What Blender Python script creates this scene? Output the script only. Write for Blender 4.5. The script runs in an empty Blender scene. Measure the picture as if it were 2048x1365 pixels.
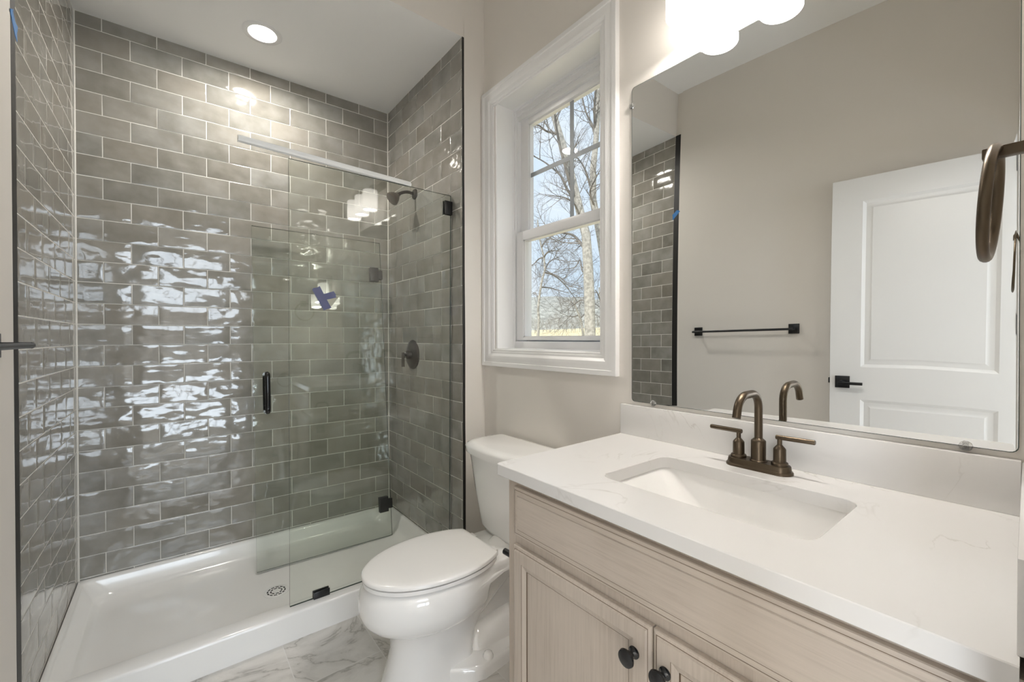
import bpy, bmesh, math, random
from math import sin, cos, pi, radians, sqrt, atan2
from mathutils import Vector, Matrix, noise

# ------------------------------------------------------------------ units
# Everything is laid out in inches about the camera's foot point (x right, y into the shower, z up from eye level)
S = 0.0254
EYE = 49.6
FL = -EYE                                   # floor
C = bpy.context.scene.collection
scene = bpy.context.scene


def W(x, y, z):
    return Vector((x * S, y * S, (z + EYE) * S))


# ------------------------------------------------------------------ camera
cam_data = bpy.data.cameras.new('camera')
cam = bpy.data.objects.new('camera', cam_data)
C.objects.link(cam)
cam_data.sensor_fit = 'HORIZONTAL'
cam_data.sensor_width = 36.0
cam_data.lens = 861.68 / 2048 * 36.0
cam_data.clip_start = 0.02
cam_data.clip_end = 2000
r_ = Vector((0.78552944, -0.61882155, -0.00183996))
u_ = Vector((0.00584532, 0.00444677, 0.99997303))
f_ = Vector((0.61879668, 0.78551901, -0.00711028))
cam.matrix_world = Matrix(((r_.x, u_.x, -f_.x, 0), (r_.y, u_.y, -f_.y, 0), (r_.z, u_.z, -f_.z, EYE * S), (0, 0, 0, 1)))
scene.camera = cam
scene.view_settings.view_transform = 'Standard'
scene.view_settings.look = 'None'
scene.view_settings.gamma = 1
scene.view_settings.use_curve_mapping = False
scene.view_settings.exposure = 1.04
scene.cycles.use_denoising = True
scene.cycles.max_bounces = 14
scene.cycles.diffuse_bounces = 6
scene.cycles.glossy_bounces = 6
scene.cycles.transparent_max_bounces = 24
scene.cycles.sample_clamp_indirect = 6.0
scene.cycles.caustics_reflective = False
scene.cycles.caustics_refractive = False

# ------------------------------------------------------------------ sky
world = bpy.data.worlds.new('sky')
scene.world = world
world.use_nodes = True
nt = world.node_tree
nt.nodes.clear()
wo = nt.nodes.new('ShaderNodeOutputWorld')
wb = nt.nodes.new('ShaderNodeBackground')
tc = nt.nodes.new('ShaderNodeTexCoord')
sep = nt.nodes.new('ShaderNodeSeparateXYZ')
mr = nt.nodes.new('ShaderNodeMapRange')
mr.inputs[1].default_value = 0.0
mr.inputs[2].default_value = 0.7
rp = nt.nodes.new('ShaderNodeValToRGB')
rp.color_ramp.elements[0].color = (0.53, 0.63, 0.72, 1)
rp.color_ramp.elements[1].color = (1.3, 1.45, 1.6, 1)  # overhead sky brightened above the view, as added fill light
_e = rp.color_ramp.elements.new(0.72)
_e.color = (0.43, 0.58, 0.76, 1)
nz = nt.nodes.new('ShaderNodeTexNoise')
nz.inputs['Scale'].default_value = 3.2
nz.inputs['Detail'].default_value = 6
crp = nt.nodes.new('ShaderNodeValToRGB')
crp.color_ramp.elements[0].position = 0.42
crp.color_ramp.elements[1].position = 0.72
mx = nt.nodes.new('ShaderNodeMixRGB')
mx.inputs[2].default_value = (0.70, 0.735, 0.77, 1)
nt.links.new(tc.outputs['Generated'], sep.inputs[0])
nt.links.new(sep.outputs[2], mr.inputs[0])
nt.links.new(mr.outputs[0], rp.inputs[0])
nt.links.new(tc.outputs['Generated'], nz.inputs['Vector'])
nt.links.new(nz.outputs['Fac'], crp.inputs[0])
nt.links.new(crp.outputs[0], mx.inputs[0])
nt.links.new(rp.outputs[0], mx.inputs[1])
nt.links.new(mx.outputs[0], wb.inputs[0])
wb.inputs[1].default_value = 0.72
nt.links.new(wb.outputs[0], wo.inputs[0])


def light(name, kind, loc, direction, energy, color, size=None, size_y=None):
    d = bpy.data.lights.new(name, kind)
    d.energy = energy
    d.color = color
    if kind == 'AREA':
        d.shape = 'RECTANGLE'
        d.size = size
        d.size_y = size_y or size
    o = bpy.data.objects.new(name, d)
    C.objects.link(o)
    o.location = loc
    o.rotation_euler = Vector(direction).to_track_quat('-Z', 'Y').to_euler()
    return o


sun = light('sun', 'SUN', (0, 0, 20), (0.72, 0.25, -0.55), 1.9, (1.0, 0.94, 0.84))
sun.data.angle = radians(1.0)
# daylight through the bedroom window behind the doorway, then two added lamps
BED_W = light('bedroom_daylight', 'AREA', W(6, -66, 30), (0, 1, -0.02), 13.5, (0.80, 0.90, 1.0), 44 * S, 34 * S)
BED_L = light('bedroom_low_highlight_lamp', 'AREA', W(6, -66, -34), (0, 1, 0.0), 11, (0.80, 0.90, 1.0), 44 * S, 22 * S)  # added lamp near the floor, makes the lower tile highlights
BED_S = light('bedroom_side_fill', 'AREA', W(-118, -36, 0), (1, 0, -0.05), 75, (0.88, 0.94, 1.0), 44 * S, 60 * S)  # added side lamp out of view, cool fill for bedroom and doorway

# ------------------------------------------------------------------ materials
MATS = {}


def newmat(name):
    m = bpy.data.materials.new(name)
    m.use_nodes = True
    n = m.node_tree.nodes
    b = n['Principled BSDF']
    MATS[name] = m
    return m, m.node_tree, b


def pbr(name, col, rough=0.5, metal=0.0, spec=0.5, coat=0.0, bump=None):
    m, t, b = newmat(name)
    b.inputs['Base Color'].default_value = (*col, 1)
    b.inputs['Roughness'].default_value = rough
    b.inputs['Metallic'].default_value = metal
    b.inputs['Specular IOR Level'].default_value = spec
    b.inputs['Coat Weight'].default_value = coat
    b.inputs['Coat Roughness'].default_value = 0.05
    if bump:
        sc, st, dist = bump
        tc = t.nodes.new('ShaderNodeTexCoord')
        n = t.nodes.new('ShaderNodeTexNoise')
        n.inputs['Scale'].default_value = sc
        n.inputs['Detail'].default_value = 3
        bp = t.nodes.new('ShaderNodeBump')
        bp.inputs['Strength'].default_value = st
        bp.inputs['Distance'].default_value = dist
        t.links.new(tc.outputs['Object'], n.inputs['Vector'])
        t.links.new(n.outputs['Fac'], bp.inputs['Height'])
        t.links.new(bp.outputs[0], b.inputs['Normal'])
    return m


WALL = pbr('greige_paint', (0.75, 0.715, 0.67), 0.62, bump=(260, 0.12, 0.001))
CEIL = pbr('ceiling_paint', (0.92, 0.92, 0.915), 0.7, bump=(260, 0.1, 0.001))
TRIM = pbr('white_trim_paint', (0.845, 0.845, 0.845), 0.28)
VINYL = pbr('white_vinyl', (0.82, 0.82, 0.83), 0.3)
GRIDGREY = pbr('muntin_grey', (0.33, 0.36, 0.38), 0.4)
PORC = pbr('porcelain', (0.86, 0.85, 0.835), 0.06, coat=0.5)
SEATPL = pbr('seat_plastic', (0.85, 0.835, 0.82), 0.16)
ACRYL = pbr('shower_acrylic', (0.82, 0.815, 0.80), 0.14, coat=0.3)
GROUT = pbr('pale_grout', (0.80, 0.78, 0.73), 0.8)
BLACK = pbr('black_metal', (0.010, 0.010, 0.011), 0.32, metal=0.0, spec=0.5)
GLOSSBLACK = pbr('glossy_black', (0.008, 0.008, 0.009), 0.12, spec=0.6)
BRONZE = pbr('oil_rubbed_bronze', (0.105, 0.08, 0.055), 0.36, metal=0.9, spec=0.5)
DARKBRONZE = pbr('dark_bronze', (0.07, 0.06, 0.052), 0.3, metal=0.85)
MEMB = pbr('black_edging', (0.012, 0.011, 0.010), 0.5)
BLUETAPE = pbr('blue_tape', (0.03, 0.19, 0.50), 0.6, bump=(90, 0.3, 0.002))
DKTAPE = pbr('tape_muted_by_glass', (0.04, 0.055, 0.20), 0.6, bump=(90, 0.3, 0.002))  # blue tape, muting by the glass in front put into its colour
CLEARPL = pbr('clear_plastic', (0.86, 0.86, 0.85), 0.12)
CARPET = pbr('carpet', (0.50, 0.45, 0.39), 0.95, bump=(400, 0.6, 0.004))
HOLE = pbr('drain_hole', (0.02, 0.02, 0.02), 0.8)
CHROMEW = pbr('white_drain', (0.78, 0.775, 0.76), 0.25)
EDGEG = pbr('glass_edge', (0.035, 0.055, 0.048), 0.1)
m, t, b = newmat('clear_clip')
b.inputs['Base Color'].default_value = (0.95, 0.95, 0.94, 1)
b.inputs['Roughness'].default_value = 0.08
b.inputs['Transmission Weight'].default_value = 0.85
b.inputs['IOR'].default_value = 1.3
CLIPM = m
m, t, b = newmat('mirror_silver')
b.inputs['Base Color'].default_value = (0.89, 0.90, 0.89, 1)
b.inputs['Metallic'].default_value = 1
b.inputs['Roughness'].default_value = 0.0
MIRROR = m


def thin_glass(name, tint, refl=1.0):
    m = bpy.data.materials.new(name)
    m.use_nodes = True
    t = m.node_tree
    t.nodes.clear()
    o = t.nodes.new('ShaderNodeOutputMaterial')
    tr = t.nodes.new('ShaderNodeBsdfTransparent')
    tr.inputs[0].default_value = (*tint, 1)
    gl = t.nodes.new('ShaderNodeBsdfGlossy')
    gl.inputs['Roughness'].default_value = 0.0
    gl.inputs[0].default_value = (1, 1, 1, 1)
    lw = t.nodes.new('ShaderNodeLayerWeight')
    lw.inputs[0].default_value = 0.5
    pw = t.nodes.new('ShaderNodeMath')
    pw.operation = 'POWER'
    pw.inputs[1].default_value = 5.0
    ma = t.nodes.new('ShaderNodeMath')
    ma.operation = 'MULTIPLY_ADD'
    ma.inputs[1].default_value = 0.96 * refl
    ma.inputs[2].default_value = 0.04 * refl
    mix = t.nodes.new('ShaderNodeMixShader')
    t.links.new(lw.outputs['Facing'], pw.inputs[0])
    t.links.new(pw.outputs[0], ma.inputs[0])
    t.links.new(ma.outputs[0], mix.inputs[0])
    t.links.new(tr.outputs[0], mix.inputs[1])
    t.links.new(gl.outputs[0], mix.inputs[2])
    t.links.new(mix.outputs[0], o.inputs[0])
    return m


GLASS = thin_glass('shower_glass', (0.966, 0.98, 0.963), 1.0)
WGLASS = thin_glass('window_glass', (0.98, 0.985, 0.985), 0.8)


def emit(name, col, s, grad=None):
    m = bpy.data.materials.new(name)
    m.use_nodes = True
    t = m.node_tree
    t.nodes.clear()
    o = t.nodes.new('ShaderNodeOutputMaterial')
    e = t.nodes.new('ShaderNodeEmission')
    e.inputs[0].default_value = (*col, 1)
    e.inputs[1].default_value = s
    t.links.new(e.outputs[0], o.inputs[0])
    if grad:                                        # opal glass glows most round the bulb
        z0, z1, lo = grad
        g = t.nodes.new('ShaderNodeNewGeometry')
        sp = t.nodes.new('ShaderNodeSeparateXYZ')
        mr = t.nodes.new('ShaderNodeMapRange')
        mr.inputs[1].default_value = z0
        mr.inputs[2].default_value = z1
        mr.inputs[3].default_value = s
        mr.inputs[4].default_value = lo
        t.links.new(g.outputs['Position'], sp.inputs[0])
        t.links.new(sp.outputs[2], mr.inputs[0])
        t.links.new(mr.outputs[0], e.inputs[1])
    return m


SHADE = emit('opal_shade_glow', (1.0, 0.94, 0.86), 4.6, ((39.8 + EYE) * S, (43.7 + EYE) * S, 2.2))
BULB = emit('shade_mouth_glow', (1.0, 0.95, 0.88), 78.0)
LENS = emit('downlight_lens', (1.0, 0.95, 0.88), 45.0)


def N(t, kind, **kw):
    n = t.nodes.new(kind)
    for k, v in kw.items():
        if k in n.inputs:
            n.inputs[k].default_value = v
        else:
            setattr(n, k, v)
    return n


def ramp(t, stops):
    r = t.nodes.new('ShaderNodeValToRGB')
    el = r.color_ramp.elements
    while len(el) > 1:
        el.remove(el[-1])
    el[0].position, el[0].color = stops[0][0], (*stops[0][1], 1)
    for p, c in stops[1:]:
        e = el.new(p)
        e.color = (*c, 1)
    return r


# glazed wavy wall tile; the vertex attribute "tile" holds three random numbers per tile
def tile_mat():
    m, t, b = newmat('glazed_grey_tile')
    at = N(t, 'ShaderNodeAttribute', attribute_name='tile')
    sp = t.nodes.new('ShaderNodeSeparateColor')
    t.links.new(at.outputs['Color'], sp.inputs[0])
    tc = t.nodes.new('ShaderNodeTexCoord')
    off = N(t, 'ShaderNodeVectorMath', operation='MULTIPLY_ADD')
    t.links.new(at.outputs['Color'], off.inputs[0])
    off.inputs[1].default_value = (9, 9, 9)
    t.links.new(tc.outputs['Object'], off.inputs[2])
    cl = N(t, 'ShaderNodeTexNoise', Scale=10.0, Detail=5.0)
    t.links.new(off.outputs[0], cl.inputs['Vector'])
    tone = N(t, 'ShaderNodeMath', operation='MULTIPLY_ADD')
    t.links.new(sp.outputs[0], tone.inputs[0])
    tone.inputs[1].default_value = 0.55
    s2 = N(t, 'ShaderNodeMath', operation='MULTIPLY_ADD')
    t.links.new(cl.outputs['Fac'], s2.inputs[0])
    s2.inputs[1].default_value = 1.7
    s2.inputs[2].default_value = -0.62
    t.links.new(s2.outputs[0], tone.inputs[2])
    rp = ramp(t, [(0.0, (0.190, 0.183, 0.160)), (0.45, (0.266, 0.259, 0.234)), (1.0, (0.365, 0.358, 0.333))])
    t.links.new(tone.outputs[0], rp.inputs[0])
    hue = N(t, 'ShaderNodeMixRGB')
    hue.inputs[2].default_value = (0.30, 0.262, 0.212, 1)
    hm = N(t, 'ShaderNodeMath', operation='MULTIPLY')
    hm.inputs[1].default_value = 0.42
    t.links.new(sp.outputs[1], hm.inputs[0])
    t.links.new(hm.outputs[0], hue.inputs[0])
    t.links.new(rp.outputs[0], hue.inputs[1])
    t.links.new(hue.outputs[0], b.inputs['Base Color'])
    b.inputs['Roughness'].default_value = 0.09
    b.inputs['Specular IOR Level'].default_value = 0.62
    b.inputs['Coat Weight'].default_value = 0.35
    b.inputs['Coat Roughness'].default_value = 0.02
    mp = N(t, 'ShaderNodeMapping')
    mp.inputs['Scale'].default_value = (0.75, 0.75, 1.25)
    t.links.new(off.outputs[0], mp.inputs[0])
    w1 = N(t, 'ShaderNodeTexNoise', Scale=13.0, Detail=1.0)
    w2 = N(t, 'ShaderNodeTexNoise', Scale=34.0, Detail=2.0)
    t.links.new(mp.outputs[0], w1.inputs['Vector'])
    t.links.new(mp.outputs[0], w2.inputs['Vector'])
    add = N(t, 'ShaderNodeMath', operation='MULTIPLY_ADD')
    t.links.new(w2.outputs['Fac'], add.inputs[0])
    add.inputs[1].default_value = 0.09
    t.links.new(w1.outputs['Fac'], add.inputs[2])
    bp = N(t, 'ShaderNodeBump', Strength=1.0, Distance=0.0044)
    t.links.new(add.outputs[0], bp.inputs['Height'])
    t.links.new(sp.outputs[2], bp.inputs['Strength'])
    t.links.new(bp.outputs[0], b.inputs['Normal'])
    t.links.new(bp.outputs[0], b.inputs['Coat Normal'])
    return m


TILE = tile_mat()


def quartz_mat():
    m, t, b = newmat('white_quartz')
    tc = t.nodes.new('ShaderNodeTexCoord')
    wv = N(t, 'ShaderNodeTexNoise', Scale=3.0, Detail=5.0, Distortion=1.6)
    t.links.new(tc.outputs['Object'], wv.inputs['Vector'])
    sb = N(t, 'ShaderNodeMath', operation='SUBTRACT')
    sb.inputs[1].default_value = 0.5
    t.links.new(wv.outputs['Fac'], sb.inputs[0])
    ab = N(t, 'ShaderNodeMath', operation='ABSOLUTE')
    t.links.new(sb.outputs[0], ab.inputs[0])
    vr = ramp(t, [(0.0, (1, 1, 1)), (0.012, (0, 0, 0))])
    t.links.new(ab.outputs[0], vr.inputs[0])
    mk = N(t, 'ShaderNodeTexNoise', Scale=4.5, Detail=2.0)
    t.links.new(tc.outputs['Object'], mk.inputs['Vector'])
    mkr = ramp(t, [(0.50, (0, 0, 0)), (0.72, (1, 1, 1))])
    t.links.new(mk.outputs['Fac'], mkr.inputs[0])
    mul = N(t, 'ShaderNodeMath', operation='MULTIPLY')
    t.links.new(vr.outputs[0], mul.inputs[0])
    t.links.new(mkr.outputs[0], mul.inputs[1])
    mx = N(t, 'ShaderNodeMixRGB')
    mx.inputs[1].default_value = (0.73, 0.718, 0.705, 1)
    mx.inputs[2].default_value = (0.57, 0.55, 0.525, 1)
    t.links.new(mul.outputs[0], mx.inputs[0])
    t.links.new(mx.outputs[0], b.inputs['Base Color'])
    b.inputs['Roughness'].default_value = 0.16
    return m


QUARTZ = quartz_mat()


def wood_mat(name, axis, base, dark):
    m, t, b = newmat(name)
    tc = t.nodes.new('ShaderNodeTexCoord')
    mp = N(t, 'ShaderNodeMapping')
    mp.inputs['Scale'].default_value = (60, 60, 2.2) if axis == 'z' else (60, 2.2, 60)
    t.links.new(tc.outputs['Object'], mp.inputs[0])
    g = N(t, 'ShaderNodeTexNoise', Scale=3.0, Detail=6.0, Roughness=0.65)
    t.links.new(mp.outputs[0], g.inputs['Vector'])
    c = N(t, 'ShaderNodeTexNoise', Scale=7.0, Detail=3.0)
    t.links.new(tc.outputs['Object'], c.inputs['Vector'])
    a = N(t, 'ShaderNodeMath', operation='MULTIPLY_ADD')
    t.links.new(g.outputs['Fac'], a.inputs[0])
    a.inputs[1].default_value = 0.7
    a2 = N(t, 'ShaderNodeMath', operation='MULTIPLY')
    a2.inputs[1].default_value = 0.35
    t.links.new(c.outputs['Fac'], a2.inputs[0])
    t.links.new(a2.outputs[0], a.inputs[2])
    r = ramp(t, [(0.30, dark), (0.52, base), (0.78, tuple(min(1, k * 1.12) for k in base))])
    t.links.new(a.outputs[0], r.inputs[0])
    t.links.new(r.outputs[0], b.inputs['Base Color'])
    b.inputs['Roughness'].default_value = 0.42
    bp = N(t, 'ShaderNodeBump', Strength=0.25, Distance=0.0006)
    t.links.new(g.outputs['Fac'], bp.inputs['Height'])
    t.links.new(bp.outputs[0], b.inputs['Normal'])
    return m


WOODV = wood_mat('washed_wood_upright', 'z', (0.51, 0.443, 0.38), (0.41, 0.348, 0.29))
WOODH = wood_mat('washed_wood_level', 'y', (0.51, 0.443, 0.38), (0.41, 0.348, 0.29))
GLAZE = pbr('brown_glaze', (0.15, 0.105, 0.07), 0.5)


def marble_mat():
    m, t, b = newmat('marble_look_tile')
    tc = t.nodes.new('ShaderNodeTexCoord')
    # 12 x 24 inch tiles in running bond
    mp = N(t, 'ShaderNodeMapping')
    mp.inputs['Location'].default_value = (-(18.6 - 24) * S * -1 * -1, 0, 0)
    br = N(t, 'ShaderNodeTexBrick')
    br.offset = 0.5
    br.inputs['Scale'].default_value = 1.0
    br.inputs['Brick Width'].default_value = 24 * S
    br.inputs['Row Height'].default_value = 12 * S
    br.inputs['Mortar Size'].default_value = 0.0016
    br.inputs['Mortar Smooth'].default_value = 0.1
    br.inputs['Color1'].default_value = (0.2, 0.2, 0.2, 1)
    br.inputs['Color2'].default_value = (0.9, 0.9, 0.9, 1)
    mp.inputs['Rotation'].default_value = (0, 0, radians(90))
    mp.inputs['Location'].default_value = (69.4 * S, -18.63 * S, 0)
    t.links.new(tc.outputs['Object'], mp.inputs[0])
    t.links.new(mp.outputs[0], br.inputs['Vector'])
    of = N(t, 'ShaderNodeVectorMath', operation='MULTIPLY_ADD')
    t.links.new(br.outputs['Color'], of.inputs[0])
    of.inputs[1].default_value = (5, 3, 0)
    t.links.new(tc.outputs['Object'], of.inputs[2])
    wv = N(t, 'ShaderNodeTexNoise', Scale=2.3, Detail=6.0, Distortion=1.1, Roughness=0.6)
    t.links.new(of.outputs[0], wv.inputs['Vector'])
    sb = N(t, 'ShaderNodeMath', operation='SUBTRACT')
    sb.inputs[1].default_value = 0.5
    t.links.new(wv.outputs['Fac'], sb.inputs[0])
    ab = N(t, 'ShaderNodeMath', operation='ABSOLUTE')
    t.links.new(sb.outputs[0], ab.inputs[0])
    vr = ramp(t, [(0.0, (0.8, 0.8, 0.8)), (0.02, (0.25, 0.25, 0.25)), (0.09, (0, 0, 0))])
    t.links.new(ab.outputs[0], vr.inputs[0])
    mx = N(t, 'ShaderNodeMixRGB')
    mx.inputs[1].default_value = (0.66, 0.64, 0.61, 1)
    mx.inputs[2].default_value = (0.30, 0.285, 0.26, 1)
    t.links.new(vr.outputs[0], mx.inputs[0])
    gm = N(t, 'ShaderNodeMixRGB')
    gm.inputs[2].default_value = (0.68, 0.67, 0.65, 1)
    t.links.new(br.outputs['Fac'], gm.inputs[0])
    t.links.new(mx.outputs[0], gm.inputs[1])
    t.links.new(gm.outputs[0], b.inputs['Base Color'])
    b.inputs['Roughness'].default_value = 0.3
    return m


MARBLE = marble_mat()


def noisy(name, c1, c2, scale, rough=0.9, detail=5):
    m, t, b = newmat(name)
    tc = t.nodes.new('ShaderNodeTexCoord')
    n = N(t, 'ShaderNodeTexNoise', Scale=scale, Detail=float(detail))
    t.links.new(tc.outputs['Object'], n.inputs['Vector'])
    r = ramp(t, [(0.35, c1), (0.65, c2)])
    t.links.new(n.outputs['Fac'], r.inputs[0])
    t.links.new(r.outputs[0], b.inputs['Base Color'])
    b.inputs['Roughness'].default_value = rough
    return m


BARK = noisy('pale_bark', (0.26, 0.25, 0.225), (0.46, 0.44, 0.40), 9.0)
TWIG = noisy('grey_twig', (0.10, 0.095, 0.09), (0.24, 0.22, 0.20), 3.0)
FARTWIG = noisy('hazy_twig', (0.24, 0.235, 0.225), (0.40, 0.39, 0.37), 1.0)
STRAW = noisy('straw_grass', (0.55, 0.44, 0.25), (0.72, 0.62, 0.40), 0.6)
WOODS = noisy('bare_woods', (0.20, 0.20, 0.18), (0.40, 0.40, 0.36), 0.5, detail=9)
SHRUB = noisy('olive_shrub', (0.12, 0.13, 0.06), (0.36, 0.35, 0.18), 2.0)


# ------------------------------------------------------------------ mesh helpers (inches)
ORIGIN = {}


def finish(name, bm, mats, parent=None, angle=34, merge=0.0005):
    if merge:
        bmesh.ops.remove_doubles(bm, verts=bm.verts[:], dist=merge)
    bmesh.ops.recalc_face_normals(bm, faces=bm.faces[:])
    org = ORIGIN.get(parent.name, (0, 0, FL)) if parent else None
    if org is None:                                        # a thing that is one mesh: origin at its base centre
        xs = [v.co.x for v in bm.verts]
        ys = [v.co.y for v in bm.verts]
        zs = [v.co.z for v in bm.verts]
        org = ((min(xs) + max(xs)) / 2, (min(ys) + max(ys)) / 2, min(zs))
    for f in bm.faces:
        f.smooth = True
    ca = radians(angle)
    for e in bm.edges:
        if len(e.link_faces) == 2:
            try:
                e.smooth = e.calc_face_angle() < ca
            except ValueError:
                pass
    for v in bm.verts:
        v.co = Vector(((v.co.x - org[0]) * S, (v.co.y - org[1]) * S, (v.co.z - org[2]) * S))
    me = bpy.data.meshes.new(name)
    bm.to_mesh(me)
    bm.free()
    if not isinstance(mats, (list, tuple)):
        mats = [mats]
    for m in mats:
        me.materials.append(m)
    o = bpy.data.objects.new(name, me)
    C.objects.link(o)
    if parent:
        o.parent = parent
        ORIGIN[o.name] = org
    else:
        o.location = W(*org)
        ORIGIN[o.name] = org
    return o


def thing(name, label, cat, loc, group=None):
    o = bpy.data.objects.new(name, None)
    o.empty_display_size = 0.05
    C.objects.link(o)
    o.location = W(*loc)
    ORIGIN[o.name] = loc
    return tag(o, label, cat, group)


def tag(o, label, cat, group=None, kind=None):
    if label:
        o['label'] = label
    if cat:
        o['category'] = cat
    if group:
        o['group'] = group
    if kind:
        o['kind'] = kind
    return o


def struct(o, label=None):
    o['kind'] = 'structure'
    if label:
        o['label'] = label
    return o


def new():
    return bmesh.new()


def setmat(faces, mi):
    for f in faces:
        f.material_index = mi


def box(bm, x0, x1, y0, y1, z0, z1, bev=0.0, mi=0, seg=2):
    b2 = bmesh.new()
    vs = [b2.verts.new((x, y, z)) for x in (x0, x1) for y in (y0, y1) for z in (z0, z1)]
    for q in ((0, 1, 3, 2), (4, 6, 7, 5), (0, 4, 5, 1), (2, 3, 7, 6), (0, 2, 6, 4), (1, 5, 7, 3)):
        b2.faces.new([vs[i] for i in q])
    bmesh.ops.recalc_face_normals(b2, faces=b2.faces[:])
    if bev > 0:
        bmesh.ops.bevel(b2, geom=b2.edges[:], offset=bev, segments=seg, profile=0.5, affect='EDGES')
    append(bm, b2, mi)


def append(bm, b2, mi=None, mat=None):
    mp = {}
    for v in b2.verts:
        mp[v] = bm.verts.new(mat @ v.co if mat else v.co)
    for f in b2.faces:
        try:
            g = bm.faces.new([mp[v] for v in f.verts])
            g.material_index = f.material_index if mi is None else mi
        except ValueError:
            pass
    b2.free()


def prism(bm, pts, z0, z1, bev=0.0, mi=0):
    """pts: (x, y) polygon, extruded in z"""
    b2 = bmesh.new()
    lo = [b2.verts.new((x, y, z0)) for x, y in pts]
    hi = [b2.verts.new((x, y, z1)) for x, y in pts]
    n = len(pts)
    b2.faces.new(lo[::-1])
    b2.faces.new(hi)
    for i in range(n):
        b2.faces.new((lo[i], lo[(i + 1) % n], hi[(i + 1) % n], hi[i]))
    bmesh.ops.recalc_face_normals(b2, faces=b2.faces[:])
    if bev:
        bmesh.ops.bevel(b2, geom=[e for e in b2.edges], offset=bev, segments=2, profile=0.5, affect='EDGES')
    append(bm, b2, mi)


def loft(bm, loops, cap0=True, cap1=True, mi=0, mis=None, closed=True):
    rows = [[bm.verts.new(p) for p in lp] for lp in loops]
    n = len(rows[0])
    for k in range(len(rows) - 1):
        a, b = rows[k], rows[k + 1]
        for i in range(n if closed else n - 1):
            j = (i + 1) % n
            f = bm.faces.new((a[i], a[j], b[j], b[i]))
            f.material_index = mis[k] if mis else mi
    if cap0:
        bm.faces.new(rows[0][::-1]).material_index = mis[0] if mis else mi
    if cap1:
        bm.faces.new(rows[-1]).material_index = mis[-1] if mis else mi
    return rows


def frame_axes(d):
    d = Vector(d).normalized()
    a = Vector((0, 0, 1)) if abs(d.z) < 0.9 else Vector((1, 0, 0))
    u = d.cross(a).normalized()
    return d, u, d.cross(u).normalized()


def tube(bm, path, rad, n=16, caps=True, mi=0, closed=False):
    path = [Vector(p) for p in path]
    k = len(path)
    rads = rad if isinstance(rad, (list, tuple)) else [rad] * k
    loops = []
    u = None
    for i, p in enumerate(path):
        if closed:
            d = path[(i + 1) % k] - path[i - 1]
        else:
            d = path[min(i + 1, k - 1)] - path[max(i - 1, 0)]
        d.normalize()
        if u is None:
            _, u, v = frame_axes(d)
        else:
            u = (u - d * u.dot(d)).normalized()
            v = d.cross(u)
        loops.append([p + (u * cos(2 * pi * j / n) + v * sin(2 * pi * j / n)) * rads[i] for j in range(n)])
    if closed:
        loops.append(loops[0])
    loft(bm, loops, caps and not closed, caps and not closed, mi)


def lathe(bm, prof, org, axis=(0, 0, 1), n=32, mi=0, mis=None, caps=True):
    """prof: (radius, distance along axis)"""
    d, u, v = frame_axes(axis)
    o = Vector(org)
    loops = [[o + d * h + (u * cos(2 * pi * j / n) + v * sin(2 * pi * j / n)) * max(r, 1e-4) for j in range(n)] for r, h in prof]
    loft(bm, loops, caps, caps, mi, mis)


def arc(p0, pc, p1, n=8):
    """quadratic-ish corner: p0 -> p1 round the corner pc"""
    p0, pc, p1 = Vector(p0), Vector(pc), Vector(p1)
    out = []
    for i in range(n + 1):
        t = i / n
        w = sqrt(0.5)
        a, b, c = (1 - t) ** 2, 2 * t * (1 - t) * w, t * t
        out.append((p0 * a + pc * b + p1 * c) / (a + b + c))
    return out


def rrect(x0, x1, y0, y1, r, n=6):
    """rounded rectangle, counter-clockwise from the (x1,y1) corner"""
    out = []
    for cx, cy, a0 in ((x1 - r, y1 - r, 0), (x0 + r, y1 - r, 90), (x0 + r, y0 + r, 180), (x1 - r, y0 + r, 270)):
        for i in range(n + 1):
            a = radians(a0 + 90 * i / n)
            out.append((cx + r * cos(a), cy + r * sin(a)))
    return out


def nest(bm, fn, rect, loops, cap=True, mi=0):
    """nested rectangles: loops = [(inset, depth, material)], fn(a, b, depth) -> xyz"""
    a0, a1, b0, b1 = rect
    rows = []
    for ins, d, _ in loops:
        rows.append([bm.verts.new(fn(a, b, d)) for a, b in ((a0 + ins, b0 + ins), (a1 - ins, b0 + ins), (a1 - ins, b1 - ins), (a0 + ins, b1 - ins))])
    for k in range(len(rows) - 1):
        for i in range(4):
            j = (i + 1) % 4
            bm.faces.new((rows[k][i], rows[k][j], rows[k + 1][j], rows[k + 1][i])).material_index = loops[k + 1][2]
    if cap:
        bm.faces.new(rows[-1]).material_index = loops[-1][2]
    return rows


# ------------------------------------------------------------------ room shell
XL, XR, YB, YF, XW = -14.03, 45.97, 112.3, 74.46, 51.36
ZB, ZT, ZC = -45.42, 60.57, 74.6
WINY0, WINY1, WINZ0, WINZ1 = 42.75, 70.10, -2.3, 47.1

bm = new()
box(bm, -20, 58, -4.2, 118, FL - 3, FL)
struct(finish('floor', bm, MARBLE), 'white marble-look tiled floor with grey veins')
bm = new()
box(bm, -20, 58, -4.2, 118, ZC, ZC + 4)
struct(finish('ceiling', bm, CEIL), 'white main ceiling')

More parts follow.
